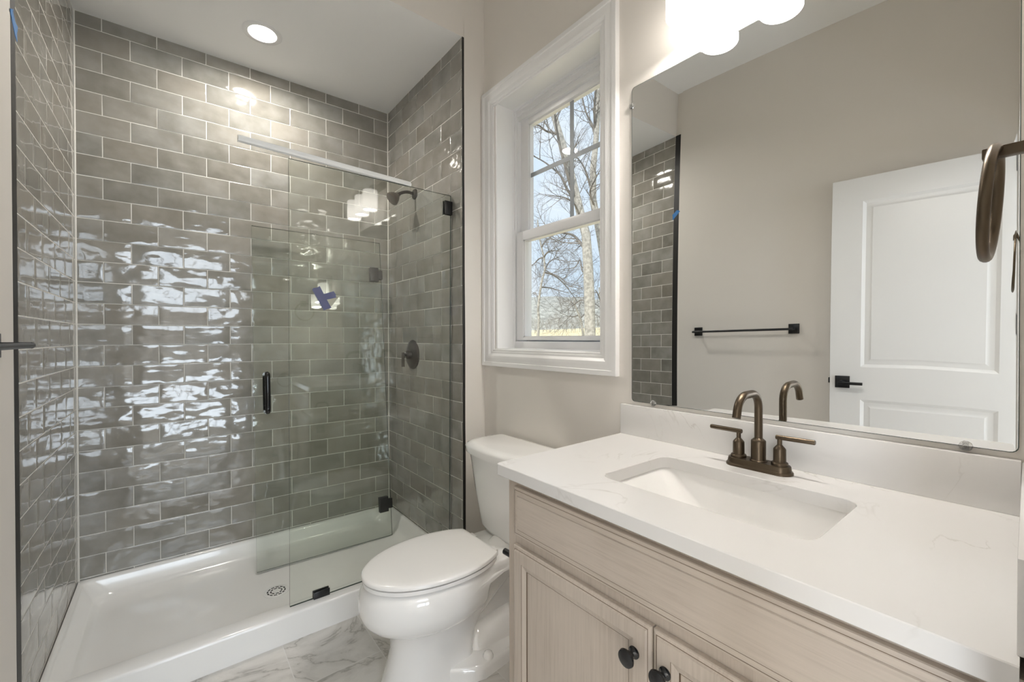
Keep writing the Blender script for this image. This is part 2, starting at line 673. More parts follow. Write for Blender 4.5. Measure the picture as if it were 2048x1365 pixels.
bm = new()                                            # mirror and window wall
box(bm, XW, 57.6, -4.2, WINY0, FL, ZC)
box(bm, XW, 57.6, WINY1, 118, FL, ZC)
box(bm, XW, 57.6, WINY0, WINY1, FL, WINZ0)
box(bm, XW, 57.6, WINY0, WINY1, WINZ1, ZC)
struct(finish('wall_right', bm, WALL, merge=0), 'greige wall that carries window and mirror')
bm = new()
box(bm, XL - 4.6, XL, -4.2, 72.6, FL, ZC)
box(bm, XL - 4.6, XL - 0.45, 72.6, 118, FL, ZC)
struct(finish('wall_left', bm, WALL, merge=0), 'greige wall with the towel bar')
bm = new()
box(bm, XR + 0.45, XW + 0.2, YF, 118, FL, ZC)
struct(finish('wall_return', bm, WALL), 'narrow greige wall between shower and window')
bm = new()                                            # dropped shower ceiling with its front face
box(bm, XL - 0.44, XR + 0.5, YF, 117.9, ZT, ZC)
for f in bm.faces:
    f.normal_update()
    f.material_index = 1 if f.calc_center_median().z < ZT + 0.1 else 0
struct(finish('ceiling_shower', bm, [WALL, CEIL]), 'dropped white shower ceiling with greige front')
bm = new()
prism(bm, [(21, 0.10), (XW + 0.1, 0.93), (XW + 0.1, -4.1), (21, -4.1)], FL, ZC)
box(bm, XL - 0.1, 21, -4.1, 0.1, 33.9, ZC)
box(bm, XL - 0.1, -12.9, -4.1, 0.1, FL, 33.9)
struct(finish('wall_front', bm, WALL, merge=0), 'wall with the doorway beside the vanity')


def tile_wall(name, u0, u1, z0, z1, fn, shift, label, wave=1.0):
    """running-bond tiles, 8.06 x 3.95 in; fn(u, z, d) -> xyz, d = height over the grout"""
    rnd = random.Random(name)
    base, bed = (0.085, 0.047) if wave > 0.9 else (0.062, 0.057)
    bm = new()
    lay = bm.verts.layers.float_color.new('tile')
    TW, TH, G = 8.06, 3.955, 0.068
    zt = 58.08                                         # lower joint of the cut top course
    rows = []
    k = 0
    z = zt
    tops = [(zt, z1, 0)]
    while z > z0 + 0.3:
        lo = max(z - TH, z0)
        tops.append((lo, z, k + 1))
        z -= TH
        k += 1
    for lo, hi, k in tops:
        s = shift + (TW / 2 if k % 2 else 0)
        u = s - TW * math.ceil((s - u0) / TW)
        while u < u1:
            a, b = max(u, u0), min(u + TW, u1)
            u += TW
            if b - a < 0.35:
                continue
            rc = (rnd.random(), rnd.random(), wave, 1)
            a2, b2, l2, h2 = a + G, b - G, lo + G, hi - G
            tilt = (rnd.uniform(-1, 1) * 0.014, rnd.uniform(-1, 1) * 0.044)
            cu, cz = (a2 + b2) / 2, (l2 + h2) / 2

            def ticks(p, q, n):
                e = min(0.10, (q - p) * 0.2)
                return [p, p + e * 0.35, p + e] + [p + e + (q - p - 2 * e) * i / n for i in range(1, n)] + [q - e, q - e * 0.35, q]
            us, zs = ticks(a2, b2, 5), ticks(l2, h2, 3)
            grid = []
            for i, zz in enumerate(zs):
                row = []
                for j, uu in enumerate(us):
                    ed = min(i, j, len(zs) - 1 - i, len(us) - 1 - j)
                    d = base + (0.0, 0.013, 0.02)[min(ed, 2)] + ((uu - cu) * tilt[0] * 0.5 + (zz - cz) * tilt[1] * 0.5) * wave ** 2
                    v = bm.verts.new(fn(uu, zz, max(d, bed + 0.003)))
                    v[lay] = rc
                    row.append(v)
                grid.append(row)
            for i in range(len(zs) - 1):
                for j in range(len(us) - 1):
                    bm.faces.new((grid[i][j], grid[i][j + 1], grid[i + 1][j + 1], grid[i + 1][j]))
    nf = len(bm.faces)
    # grout bed behind, a thin slab
    b2 = bmesh.new()
    c = [fn(u0, z0, bed), fn(u1, z0, bed), fn(u1, z1, bed), fn(u0, z1, bed)]
    d = [fn(u0, z0, -0.38), fn(u1, z0, -0.38), fn(u1, z1, -0.38), fn(u0, z1, -0.38)]
    cv = [b2.verts.new(p) for p in c]
    dv = [b2.verts.new(p) for p in d]
    b2.faces.new(cv)
    b2.faces.new(dv[::-1])
    for i in range(4):
        b2.faces.new((cv[i], cv[(i + 1) % 4], dv[(i + 1) % 4], dv[i]))
    append(bm, b2, 1)
    return struct(finish(name, bm, [TILE, GROUT], merge=0, angle=60), label)


tile_wall('wall_shower_back', XL, XR, ZB + 0.2, ZT, lambda u, z, d: (u, YB - d + 0.1, z), XL + 3.82, 'grey glazed subway tile back wall of the shower')
tile_wall('wall_shower_left', YF, YB, FL + 0.1, ZT, lambda u, z, d: (XL + d - 0.1, u, z), 78.45, 'grey glazed subway tile left shower wall', 0.34)
tile_wall('wall_shower_right', YF + 0.02, YB, FL + 0.1, ZT, lambda u, z, d: (XR - d + 0.1, u, z), 75.06 - 0.05, 'grey glazed subway tile right shower wall')
# caulk in the corners and along the tile ends
bm = new()
tube(bm, [(XL + 0.08, YB - 0.08, ZB), (XL + 0.08, YB - 0.08, ZT)], 0.17, 8)
struct(finish('trim_1', bm, GROUT), 'pale caulk line in the left shower corner')
bm = new()
tube(bm, [(XR - 0.08, YB - 0.08, ZB), (XR - 0.08, YB - 0.08, ZT)], 0.15, 8)
struct(finish('trim_2', bm, GROUT), 'pale caulk line in the right shower corner')


def ragged(name, x0, x1, label, left):
    """black membrane edge left showing beside the tile ends, its outer edge uneven"""
    bm = new()
    rnd = random.Random(5)
    n = 60
    a, b = [], []
    for i in range(n + 1):
        z = FL + 0.1 + (ZT - FL - 0.1) * i / n
        if left:
            q = 0.14 * noise.noise((z * 0.09, 3.1, 0)) + 0.05 * noise.noise((z * 0.5, 7, 0))
            a.append([(XL - 0.44, 72.61, z), (XL + 0.02, 72.62 + max(q, -0.0), z), (XL + 0.02, YF - 0.02, z), (XL - 0.44, YF - 0.02, z)])
        else:
            q = 0.22 * (1 - z / 62) * 0.5 + 0.08 * noise.noise((z * 0.07, 1.7, 0))
            a.append([(XR + 0.02, YF + 0.02, z), (XR + 0.02, YF - 0.06, z), (XR + 0.46 + q, YF - 0.04, z), (XR + 0.46 + q, YF + 0.02, z)])
    loft(bm, a)
    return struct(finish(name, bm, MEMB), label)


ragged('trim_3', 0, 0, 'black edging strip beside the left shower tile', True)
ragged('trim_4', 0, 0, 'black edging strip beside the right shower tile', False)

# baseboards
bm = new()
box(bm, XL, XL + 0.6, 32, 72.7, FL, FL + 5.2, 0.12)
struct(finish('baseboard_left', bm, TRIM), 'white baseboard under the towel bar')
bm = new()
box(bm, XW - 0.6, XW, 39.5, YF - 0.5, FL, FL + 5.2, 0.12)
struct(finish('baseboard_right', bm, TRIM), 'white baseboard behind the toilet')

# ------------------------------------------------------------------ bedroom behind the doorway
bm = new()
box(bm, -115, 130, -65, -4.2, FL - 3, FL)
struct(finish('floor_bedroom', bm, CARPET), 'beige carpet beyond the doorway')
bm = new()
box(bm, -115, 130, -65, -4.1, ZC, ZC + 4)
struct(finish('ceiling_bedroom', bm, CEIL), 'bedroom ceiling')
bm = new()
box(bm, -115, -18, -65, -61, FL, ZC)
box(bm, 30, 130, -65, -61, FL, ZC)
box(bm, -18, 30, -65, -61, FL, -46)
box(bm, -18, 30, -65, -61, 48, ZC)
box(bm, -115, XL, -8.2, -4.15, FL, ZC)
box(bm, 21, 130, -8.2, -4.15, FL, ZC)
box(bm, XL, 21, -8.2, -4.15, 33.9, ZC)
box(bm, 130, 134, -65, -4.2, FL, ZC)
box(bm, -119, -115, -65, -58, FL, ZC)
box(bm, -119, -115, -14, -4.2, FL, ZC)
box(bm, -119, -115, -58, -14, FL, -31)
box(bm, -119, -115, -58, -14, 31, ZC)
struct(finish('wall_bedroom', bm, WALL, merge=0), 'greige bedroom walls')
bm = new()
for x in (-18.0, 5.0, 28.0):
    box(bm, x, x + 2.0, -63.5, -61.5, -46, 48)
for z0, z1 in ((-46, -44), (-24, 14), (46, 48)):
    box(bm, -18, 30, -63.5, -61.5, z0, z1)
struct(finish('window_2', bm, VINYL, merge=0), 'white bedroom window frame')

# ------------------------------------------------------------------ window_1
win = thing('window_1', 'white double-hung window with a cased deep reveal beside the mirror', 'window', (XW, 56.4, -5.6))
win['kind'] = 'structure'
wy = lambda a, b, d: (XW - d, a, b)                    # a = y, b = z, d = out from the wall
bm = new()
nest(bm, wy, (39.80, 74.22, -5.66, 50.16), [
    (0, 0.0, 0), (0, 0.80, 0), (0.06, 0.86, 0), (0.75, 0.86, 0), (0.85, 0.72, 0), (1.05, 0.72, 0), (1.5, 0.80, 0), (2.1, 0.70, 0),
    (2.45, 0.50, 0), (2.55, 0.42, 0), (2.95, 0.40, 0), (3.0, 0.30, 0), (3.3, 0.34, 0), (3.45, 0.22, 0), (3.46, 0.0, 0)], cap=False)
finish('casing', bm, TRIM, win, angle=20)
bm = new()
nest(bm, wy, (WINY0 - 0.3, WINY1 + 0.3, WINZ0 - 0.3, WINZ1 + 0.3), [
    (0, -4.6, 0), (0, 0.05, 0), (0.5, 0.05, 0), (0.52, -4.6, 0), (0, -4.6, 0)], cap=False)
finish('jamb', bm, TRIM, win, angle=20)
bm = new()                                             # vinyl frame with stepped stops
nest(bm, wy, (WINY0 - 0.1, WINY1 + 0.1, WINZ0 - 0.1, WINZ1 + 0.1), [
    (0, -7.3, 0), (0, -3.9, 0), (0.35, -3.9, 0), (0.4, -4.25, 0), (0.7, -4.3, 0), (0.75, -4.7, 0), (0.95, -4.75, 0), (0.98, -7.3, 0)], cap=False)
box(bm, XW + 4.2, XW + 7.2, WINY0, WINY1, WINZ0, WINZ0 + 1.6)
box(bm, XW + 4.9, XW + 7.2, WINY0, WINY1, 44.6, WINZ1)
box(bm, XW + 4.6, XW + 7.2, WINY0, WINY1, 45.6, WINZ1)
finish('window_frame', bm, VINYL, win, angle=20)
bm = new()
nest(bm, wy, (WINY0 - 2.0, WINY1 + 2.0, WINZ0 - 2, WINZ1 + 2), [(0, -6.3, 0), (0, -7.6, 0), (3.9, -7.6, 0), (3.95, -6.3, 0)], cap=False)
finish('exterior_casing', bm, VINYL, win, angle=20)
sx = 55.5
bm = new()


def sash(bm, x, y0, y1, z0, z1, st, rb, rt, th=1.3):
    """stiles st, bottom rail rb, top rail rt with a small bead to the glass"""
    box(bm, x, x + th, y0, y0 + st, z0, z1, 0.05)
    box(bm, x, x + th, y1 - st, y1, z0, z1, 0.05)
    box(bm, x, x + th, y0 + st - 0.02, y1 - st + 0.02, z0, z0 + rb, 0.05)
    box(bm, x, x + th, y0 + st - 0.02, y1 - st + 0.02, z1 - rt, z1, 0.05)
    b = 0.2
    for q in ((y0 + st, y0 + st + b, z0 + rb, z1 - rt), (y1 - st - b, y1 - st, z0 + rb, z1 - rt), (y0 + st, y1 - st, z0 + rb, z0 + rb + b), (y0 + st, y1 - st, z1 - rt - b, z1 - rt)):
        box(bm, x + 0.35, x + th, *q)


sash(bm, sx, 43.9, 68.85, -0.45, 21.45, 1.95, 0.62, 1.75)
low = finish('lower_sash', bm, VINYL, win, merge=0)
bm = new()
box(bm, sx + 0.7, sx + 0.82, 45.7, 67.0, 0.1, 19.9)
finish('glass_pane', bm, WGLASS, low)
bm = new()
sash(bm, 57.0, 42.7, 69.3, 19.9, 45.8, 2.35, 1.6, 2.3)
up = finish('upper_sash', bm, VINYL, win, merge=0)
bm = new()
box(bm, 57.7, 57.82, 44.9, 67.1, 21.3, 43.6)
finish('glass_pane', bm, WGLASS, up)
bm = new()
box(bm, 57.56, 57.68, 54.85, 55.75, 21.4, 43.6)
box(bm, 57.55, 57.69, 45.0, 67.0, 32.7, 33.55)
finish('muntin', bm, GRIDGREY, up, merge=0)

# ------------------------------------------------------------------ bathroom door, folded back on the left wall
door = thing('door_1', 'white two-panel door standing open, seen in the mirror', 'door', (-11.0, 16, FL))
door['kind'] = 'structure'
dx = -10.25
fd = lambda a, b, d: (dx + d, a, b)
bm = new()
DY0, DY1, DZ0, DZ1 = 1.4, 31.1, FL + 0.5, 33.15
cols = [(5.2, 25.5)]
rowsz = [(-9.4, 27.7), (-44.5, -16.4)]
# face built as strips round the two raised panels
ys = [DY0, 5.2, 25.5, DY1]
zs = [DZ0, -42.0, -16.5, -9.4, 27.7, DZ1]
for i in range(3):
    for j in range(5):
        if i == 1 and j in (1, 3):
            nest(bm, fd, (ys[i], ys[i + 1], zs[j], zs[j + 1]), [(0, 0, 0), (0.25, -0.12, 0), (0.6, -0.30, 0), (1.2, -0.32, 0), (1.6, -0.20, 0), (1.75, -0.14, 0)])
        else:
            v = [bm.verts.new(fd(a, b, 0)) for a, b in ((ys[i], zs[j]), (ys[i + 1], zs[j]), (ys[i + 1], zs[j + 1]), (ys[i], zs[j + 1]))]
            bm.faces.new(v)
box(bm, dx - 1.4, dx - 0.35, DY0, DY1, DZ0, DZ1)
nest(bm, fd, (DY0, DY1, DZ0, DZ1), [(0, 0, 0), (0, -0.4, 0)], cap=False)
finish('door_panel', bm, TRIM, door, angle=20)
bm = new()
box(bm, dx, dx + 0.35, 27.35, 30.05, -14.1, -11.45, 0.05)
tube(bm, [(dx + 0.3, 28.7, -12.8), (dx + 2.0, 28.7, -12.8)], 0.45, 16)
box(bm, dx + 1.65, dx + 2.15, 24.7, 29.1, -13.15, -12.55, 0.06)
h = finish('door_handle', bm, BLACK, door, merge=0)
bm = new()
box(bm, dx - 1.1, dx - 0.3, DY1 - 0.02, DY1 + 0.4, -13.2, -12.0, 0.05)
finish('latch', bm, BLACK, door)
for z in (28, 0, -40):
    bm = new()
    tube(bm, [(dx + 0.15, DY0 - 0.15, z - 1.8), (dx + 0.15, DY0 - 0.15, z + 1.8)], 0.28, 12)
    finish('hinge', bm, BLACK, door)

# ------------------------------------------------------------------ shower base
pan = thing('shower_pan', 'white acrylic shower pan with raised front curb', 'shower pan', ((XL + XR) / 2, 95, FL))
px0, px1, py0, py1 = XL + 0.02, XR - 0.02, 77.4, YB - 0.15
bm = new()


def pl(x0, x1, y0, y1, r, z):
    return [(x, y, z) for x, y in rrect(x0, x1, y0, y1, r, 6)]


loops = [
    pl(px0, px1, py0, py1, 0.05, FL),
    pl(px0, px1, py0, py1, 0.05, -45.5),
    pl(px0, px1, py0 + 0.06, py1, 0.06, -45.15),
    pl(px0 + 0.1, px1 - 0.1, py0 + 0.3, py1 - 0.1, 0.1, -45.0),
    pl(px0 + 0.55, px1 - 0.55, 80.5, py1 - 0.55, 1.2, -45.0),
    pl(px0 + 0.8, px1 - 0.8, 80.75, py1 - 0.75, 1.4, -45.12),
    pl(px0 + 1.0, px1 - 1.0, 80.95, py1 - 0.9, 1.6, -45.5),
    pl(px0 + 2.2, px1 - 2.2, 81.3, py1 - 1.5, 2.6, -47.5),
    pl(px0 + 2.7, px1 - 2.7, 81.7, py1 - 1.9, 3.0, -48.1),
    pl(px0 + 3.6, px1 - 3.6, 82.4, py1 - 2.6, 3.4, -48.35),
    pl(px0 + 5.0, px1 - 5.0, 83.6, py1 - 4.0, 4, -48.45),
    pl(13.2, 17.6, 90.9, 95.1, 2.05, -48.75),
]
loft(bm, loops)
finish('pan_body', bm, ACRYL, pan, angle=50)
bm = new()
lathe(bm, [(2.2, 0), (2.2, 0.05), (2.12, 0.09), (0.01, 0.09)], (15.4, 93.0, -48.72), n=40)
dr = finish('drain_cover', bm, CHROMEW, pan)
bm = new()
for ring, n, sz in ((0.95, 8, 0.38), (1.5, 12, 0.40)):
    for i in range(n):
        a = 2 * pi * (i + (0.5 if ring > 1 else 0)) / n
        pts = []
        for da, rr in ((-0.7, -0.13), (0.7, -0.13), (0.7, 0.13), (-0.7, 0.13)):
            an = a + da * sz / ring
            pts.append((15.4 + (ring + rr) * cos(an), 93.0 + (ring + rr) * sin(an)))
        prism(bm, pts, -48.64, -48.615)
finish('drain_slots', bm, HOLE, dr, merge=0)

# ------------------------------------------------------------------ fixed glass panel
fg = thing('shower_glass_panel', 'fixed clear glass panel clamped on the shower curb', 'glass panel', (30, 79.1, -45))


def glass_sheet(parent, P, w, h, th=0.375):
    """P(a, b, c) maps width, height, thickness to xyz"""
    b2 = bmesh.new()
    vs = [b2.verts.new(P(a, b, c)) for a in (0, w) for b in (0, h) for c in (0, th)]
    for k, q in enumerate(((0, 1, 3, 2), (4, 6, 7, 5), (0, 4, 5, 1), (2, 3, 7, 6), (0, 2, 6, 4), (1, 5, 7, 3))):
        b2.faces.new([vs[i] for i in q]).material_index = 0 if k >= 4 else 1
    return finish('glass', b2, [GLASS, EDGEG], parent)


glean = 0.85 / 74.6
gP = lambda a, b, c: (15.15 + a, 79.5 - b * glean + c - 0.19, -44.98 + b)
glass_sheet(fg, gP, XR - 15.15 - 0.25, 74.62)


def gbox(bm, P, a0, a1, b0, b1, c0, c1, bev=0.06):
    b2 = bmesh.new()
    box(b2, a0, a1, b0, b1, c0, c1, bev)
    for v in b2.verts:
        v.co = Vector(P(v.co.x, v.co.y, v.co.z))
    append(bm, b2)


for a0, a1, b0, b1 in ((3.65, 6.3, -0.02, 1.15),):
    bm = new()
    gbox(bm, gP, a0, a1, b0, b1, -0.32, -0.02)
    gbox(bm, gP, a0, a1, b0, b1, 0.395, 0.68)
    gbox(bm, gP, a0, a1, -0.06, -0.005, -0.32, 0.68, 0.01)
    finish('curb_clamp', bm, BLACK, fg, merge=0)
for b0 in (70.6,):
    bm = new()
    gbox(bm, gP, 28.95, 30.72, b0, b0 + 2.75, -0.32, -0.02)
    gbox(bm, gP, 28.95, 30.72, b0, b0 + 2.75, 0.395, 0.68)
    finish('wall_clamp', bm, BLACK, fg, merge=0)

# loose clear sealing strip lying along the top edge
bm = new()
A, B = Vector((7.85, 76.35, 29.72)), Vector((36.8, 78.8, 29.72))
dd = (B - A).normalized()
nn = Vector((-dd.y, dd.x, 0))
prof = [(-0.42, 0.0), (-0.30, -0.28), (-0.22, -0.28), (-0.2, 0.0), (0.2, 0.0), (0.24, -0.3), (0.34, -0.3), (0.42, 0.05), (0.40, 0.30), (0.22, 0.34), (0.18, 0.62), (-0.18, 0.62), (-0.22, 0.34), (-0.40, 0.30)]
loops = []
for k in range(13):
    t = k / 12
    p = A.lerp(B, t) + Vector((0, 0, 0.22 + 0.0 * sin(pi * t)))
    loops.append([p + nn * a + Vector((0, 0, b)) for a, b in prof])
loft(bm, loops)
tag(finish('sealing_strip', bm, CLEARPL, angle=25), 'long white clear-plastic seal strip lying on top of the glass panel', 'seal strip')

# ------------------------------------------------------------------ loose glass door leaning on the back wall
sd = thing('shower_door', 'loose glass shower door leaning on tiled back wall', 'shower door', (27, 101.3, -48.4))
BL = Vector((13.3, 101.58, -48.15))
BR = Vector((42.1, 101.0, -48.30))
ux = (BR - BL).normalized()
TL = Vector((12.75, 110.55, 24.95))
uz = (TL - BL)
uz = (uz - ux * uz.dot(ux)).normalized()
uc = uz.cross(ux).normalized()
if uc.y < 0:
    uc = -uc
dP = lambda a, b, c: BL + ux * a + uz * b + uc * c
DW, DH = 28.8, 73.7
glass_sheet(sd, dP, DW, DH)
for b0 in (5.9, 63.3):
    bm = new()
    gbox(bm, dP, DW - 2.9, DW - 0.75, b0, b0 + 3.6, -0.36, -0.02)
    gbox(bm, dP, DW - 2.9, DW - 0.75, b0, b0 + 3.6, 0.395, 0.7)
    gbox(bm, dP, DW - 0.8, DW + 0.25, b0 + 0.65, b0 + 2.95, -0.36, 0.7)
    finish('hinge', bm, BLACK, sd, merge=0)
bm = new()
for sgn in (-1, 1):
    c0 = 0.0 if sgn < 0 else 0.375
    path = [dP(2.35, 32.6, c0), dP(2.35, 32.6, c0 + sgn * 1.0)] + [Vector(p) for p in arc(dP(2.35, 32.6, c0 + sgn * 1.0), dP(2.35, 32.6, c0 + sgn * 1.6), dP(2.35, 33.3, c0 + sgn * 1.6), 5)][1:]
    path += [Vector(p) for p in arc(dP(2.35, 40.0, c0 + sgn * 1.6), dP(2.35, 40.7, c0 + sgn * 1.6), dP(2.35, 40.7, c0 + sgn * 1.0), 5)] + [dP(2.35, 40.7, c0)]
    tube(bm, path, 0.52, 16)
finish('handle', bm, GLOSSBLACK, sd, merge=0)


def tape(name, P, quad, th, mat, label, parent=None, curl=0.0):
    """a strip of tape: outline in the plane, small thickness, slightly lifted edges"""
    bm = new()
    n = 8
    lo, hi = [], []
    (a0, b0), (a1, b1), (a2, b2), (a3, b3) = quad
    rnd = random.Random(label)
    g = []
    for i in range(n + 1):
        t = i / n
        row = []
        for j in range(5):
            s = j / 4
            a = (a0 + (a1 - a0) * t) * (1 - s) + (a3 + (a2 - a3) * t) * s
            b = (b0 + (b1 - b0) * t) * (1 - s) + (b3 + (b2 - b3) * t) * s
            lift = th + curl * max(0, noise.noise((a * 1.1, b * 1.1, 4.2))) + curl * 0.6 * (abs(t - 0.5) * 2) ** 4
            jag = 0.09 * rnd.uniform(-1, 1) if i in (0, n) else 0
            row.append((a + jag * (a1 - a0) / 3, b + jag * (b1 - b0) / 3, lift))
        g.append(row)
    top = [[bm.verts.new(P(a, b, -l)) for a, b, l in r] for r in g]
    bot = [[bm.verts.new(P(a, b, -l + th * 0.8)) for a, b, l in r] for r in g]
    for i in range(n):
        for j in range(4):
            bm.faces.new((top[i][j], top[i + 1][j], top[i + 1][j + 1], top[i][j + 1]))
            bm.faces.new((bot[i][j], bot[i][j + 1], bot[i + 1][j + 1], bot[i + 1][j]))
    for i in range(n):
        for j in (0, 4):
            bm.faces.new((top[i][j], top[i + 1][j], bot[i + 1][j], bot[i][j]))
    for j in range(4):
        for i in (0, n):
            bm.faces.new((top[i][j], top[i][j + 1], bot[i][j + 1], bot[i][j]))
    return tag(finish(name, bm, mat), label, 'tape')


tape('painters_tape', dP, [(12.0, 60.2), (14.45, 55.35), (16.2, 56.0), (13.8, 61.0)], 0.03, DKTAPE, 'slanted blue tape strip on the leaning glass door, reaching lower', curl=0.10)
tape('painters_tape', dP, [(14.2, 57.6), (17.5, 58.55), (17.0, 60.1), (13.8, 58.9)], 0.06, DKTAPE, 'shorter blue tape strip on the leaning glass door, pointing right', curl=0.06)
lw = lambda a, b, c: (XL - c, a, b)
tape('painters_tape', lw, [(72.2, 36.6), (74.75, 34.4), (74.7, 36.2), (73.2, 37.3)], 0.05, BLUETAPE, 'bright blue tape scrap on the left black edging strip', curl=0.12)

# ------------------------------------------------------------------ shower head, valve, downlight
sh = thing('showerhead', 'bronze bell shower head on a bent arm', 'shower head', (XR, 95.95, 34.7))
bm = new()
lathe(bm, [(1.28, 0.0), (1.28, 0.1), (1.15, 0.32), (0.7, 0.5), (0.4, 0.55)], (XR, 95.95, 34.6), (-1, 0, 0))
finish('wall_flange', bm, DARKBRONZE, sh)
bm = new()
path = [Vector((XR - 0.2, 95.95, 34.6)), Vector((XR - 1.4, 95.95, 34.75))] + arc((XR - 1.4, 95.95, 34.75), (XR - 3.0, 95.95, 34.9), (XR - 4.3, 95.95, 33.6), 8)[1:]
tube(bm, path, 0.36, 16)
finish('arm', bm, DARKBRONZE, sh)
bm = new()
ax = Vector((-0.76, 0, -0.65)).normalized()
lathe(bm, [(0.5, -0.1), (0.55, 0.2), (0.7, 0.35), (1.25, 1.1), (1.6, 1.9), (1.62, 2.15), (1.5, 2.3), (0.2, 2.32)], Vector((XR - 4.2, 95.95, 33.7)), ax, n=40)
finish('bell', bm, BRONZE, sh)
sv = thing('shower_valve', 'round dark bronze valve plate with lever handle', 'shower valve', (XR, 97.5, -4.0))
bm = new()
lathe(bm, [(3.55, 0.0), (3.55, 0.12), (3.3, 0.35), (2.3, 0.6), (1.2, 0.75), (0.9, 0.8)], (XR, 97.4, -4.0), (-1, 0, 0), n=48)
finish('escutcheon', bm, DARKBRONZE, sv)
bm = new()
lathe(bm, [(1.05, 0.5), (1.05, 1.6), (0.8, 1.75), (0.45, 1.8), (0.45, 2.3)], (XR, 97.4, -4.0), (-1, 0, 0))
tube(bm, [(XR - 2.55, 97.4, -3.4), (XR - 2.55, 97.4, -6.9)], 0.33, 14)
finish('lever_handle', bm, DARKBRONZE, sv, merge=0)

dl = thing('recessed_light', 'round white recessed light in the shower ceiling', 'ceiling light', (14.35, 98.0, ZT))
bm = new()
lathe(bm, [(2.35, -0.02), (2.4, -0.12), (2.5, -0.2), (3.35, -0.16), (3.5, -0.05), (3.5, 0.0)], (14.35, 98.0, ZT), n=48, caps=False)
finish('trim_ring', bm, TRIM, dl)
bm = new()
lathe(bm, [(0.01, -0.06), (2.38, -0.06), (2.38, -0.01), (0.01, -0.01)], (14.35, 98.0, ZT), n=48, caps=False)
finish('lens', bm, LENS, dl)
dl_lamp = light('downlight_lamp', 'AREA', W(14.35, 98.0, ZT - 0.3), (0, 0, -1), 4.8, (1.0, 0.955, 0.89), 4.6 * S)
dl_lamp.data.shape = 'DISK'
dl_lamp.data.spread = radians(165)

# ------------------------------------------------------------------ toilet
TY = 58.35
toi = thing('toilet', 'white two-piece toilet between shower and vanity', 'toilet', (36, TY, FL))


def T(s, t, h):
    return (51.1 - s, TY + t, FL + h)


def egg(sc, af, ab, w, cut=None, n=64, nb=2.0, h=0, tw=1.0):
    """bowl outline: half ellipse to the front, superellipse to the back, optionally cut straight at s = cut"""
    out = []
    for i in range(n):
        a = 2 * pi * i / n
        c, s = cos(a), sin(a)
        if c >= 0:
            ss, tt = sc + af * abs(c) ** 0.96, w * s
        else:
            ss, tt = sc - ab * abs(c) ** (2 / nb), w * (abs(s) ** (2 / nb)) * (1 if s > 0 else -1)
        if cut is not None and ss < cut:
            ss = cut
        out.append(T(ss, tt, h))
    return out


def bowl_loop(h, tip, w, sback, wb, sc=20.3, n=64):
    """front ellipse then sides narrowing to half-width wb and running back to sback"""
    out = []
    m = n // 2
    pts = []
    for i in range(m + 1):                              # front half, from +t side round the tip to -t
        a = pi / 2 - pi * i / m
        pts.append((sc + (tip - sc) * cos(a), w * sin(a)))
    side = []
    k = n // 4
    for i in range(1, k + 1):
        q = i / k
        s = sc - (sc - sback) * q
        e = min(1.0, (sc - s) / max(sc - 11.5, 0.1))
        wid = w + (wb - w) * (e * e * (3 - 2 * e))
        if s < sback + 1.0:
            wid -= 0.5 * ((sback + 1.0 - s)) ** 2
        side.append((s, wid))
    for s, wid in side:
        pts.append((s, -wid))
    for s, wid in side[::-1]:
        pts.append((s, wid))
    return [T(s, t, h) for s, t in pts]


bm = new()
loops = [
    bowl_loop(0.0, 28.5, 4.75, 15.5, 3.9, 21.5),
    bowl_loop(0.5, 28.3, 4.6, 15.5, 3.8, 21.5),
    bowl_loop(2.5, 27.6, 4.35, 15.5, 3.6, 21.5),
    bowl_loop(5.2, 26.9, 4.2, 15.0, 3.4, 21.3),
    bowl_loop(7.9, 27.2, 4.35, 13.0, 3.3, 21.0),
    bowl_loop(8.5, 27.9, 5.0, 14.0, 3.6, 20.8),
    bowl_loop(9.0, 29.2, 5.9, 13.9, 4.2, 20.6),
    bowl_loop(9.7, 30.2, 6.65, 13.8, 4.8, 20.4),
    bowl_loop(10.7, 31.0, 7.2, 13.7, 5.2, 20.3),
    bowl_loop(11.8, 31.35, 7.4, 13.6, 5.4, 20.3),
    bowl_loop(12.9, 31.4, 7.4, 13.2, 5.6, 20.3),
    bowl_loop(13.5, 31.35, 7.4, 10.0, 5.6, 20.3),
    bowl_loop(13.8, 31.3, 7.35, 2.5, 5.3, 20.3),
    bowl_loop(14.4, 31.15, 7.25, 1.2, 5.3, 20.3),
    bowl_loop(15.0, 30.8, 7.0, 1.0, 5.3, 20.3),
    bowl_loop(15.3, 30.4, 6.6, 1.3, 5.0, 20.3),
]
loft(bm, loops)
# trapway: swept ridge on both sides, low hump behind and the wide foot
tube(bm, [T(4.5, 0, 13.8), T(8.0, 0, 12.6), T(11.0, 0, 10.6), T(14.0, 0, 8.2), T(17.0, 0, 6.4), T(20.0, 0, 5.6)], [3.4, 3.3, 3.2, 3.1, 3.0, 2.8], 28)
ridge = []
for i in range(17):
    q = i / 16
    s = 17.2 - 13.0 * q
    hh = 4.9 * (1 - (2 * max(0, 0.22 - q) / 0.44) ** 2) if q < 0.22 else 4.9 + 1.5 * (q - 0.22)
    hh = max(hh, 0.8)
    ww = 4.3 * min(1, 0.55 + q * 2.2) if q < 0.2 else 4.3
    row = []
    for j in range(17):
        a = pi * j / 16
        row.append(T(s, ww * cos(a) * (1.0), max(0.02, hh * sin(a) ** 0.8)))
    ridge.append(row)
loft(bm, ridge, closed=True)
foot = [(4.5, -5.6), (15.5, -7.0), (17.2, -6.6), (20.5, -4.3), (23, -3), (23, 3), (20.5, 4.3), (17.2, 6.6), (15.5, 7.0), (4.5, 5.6)]
fl_ = []
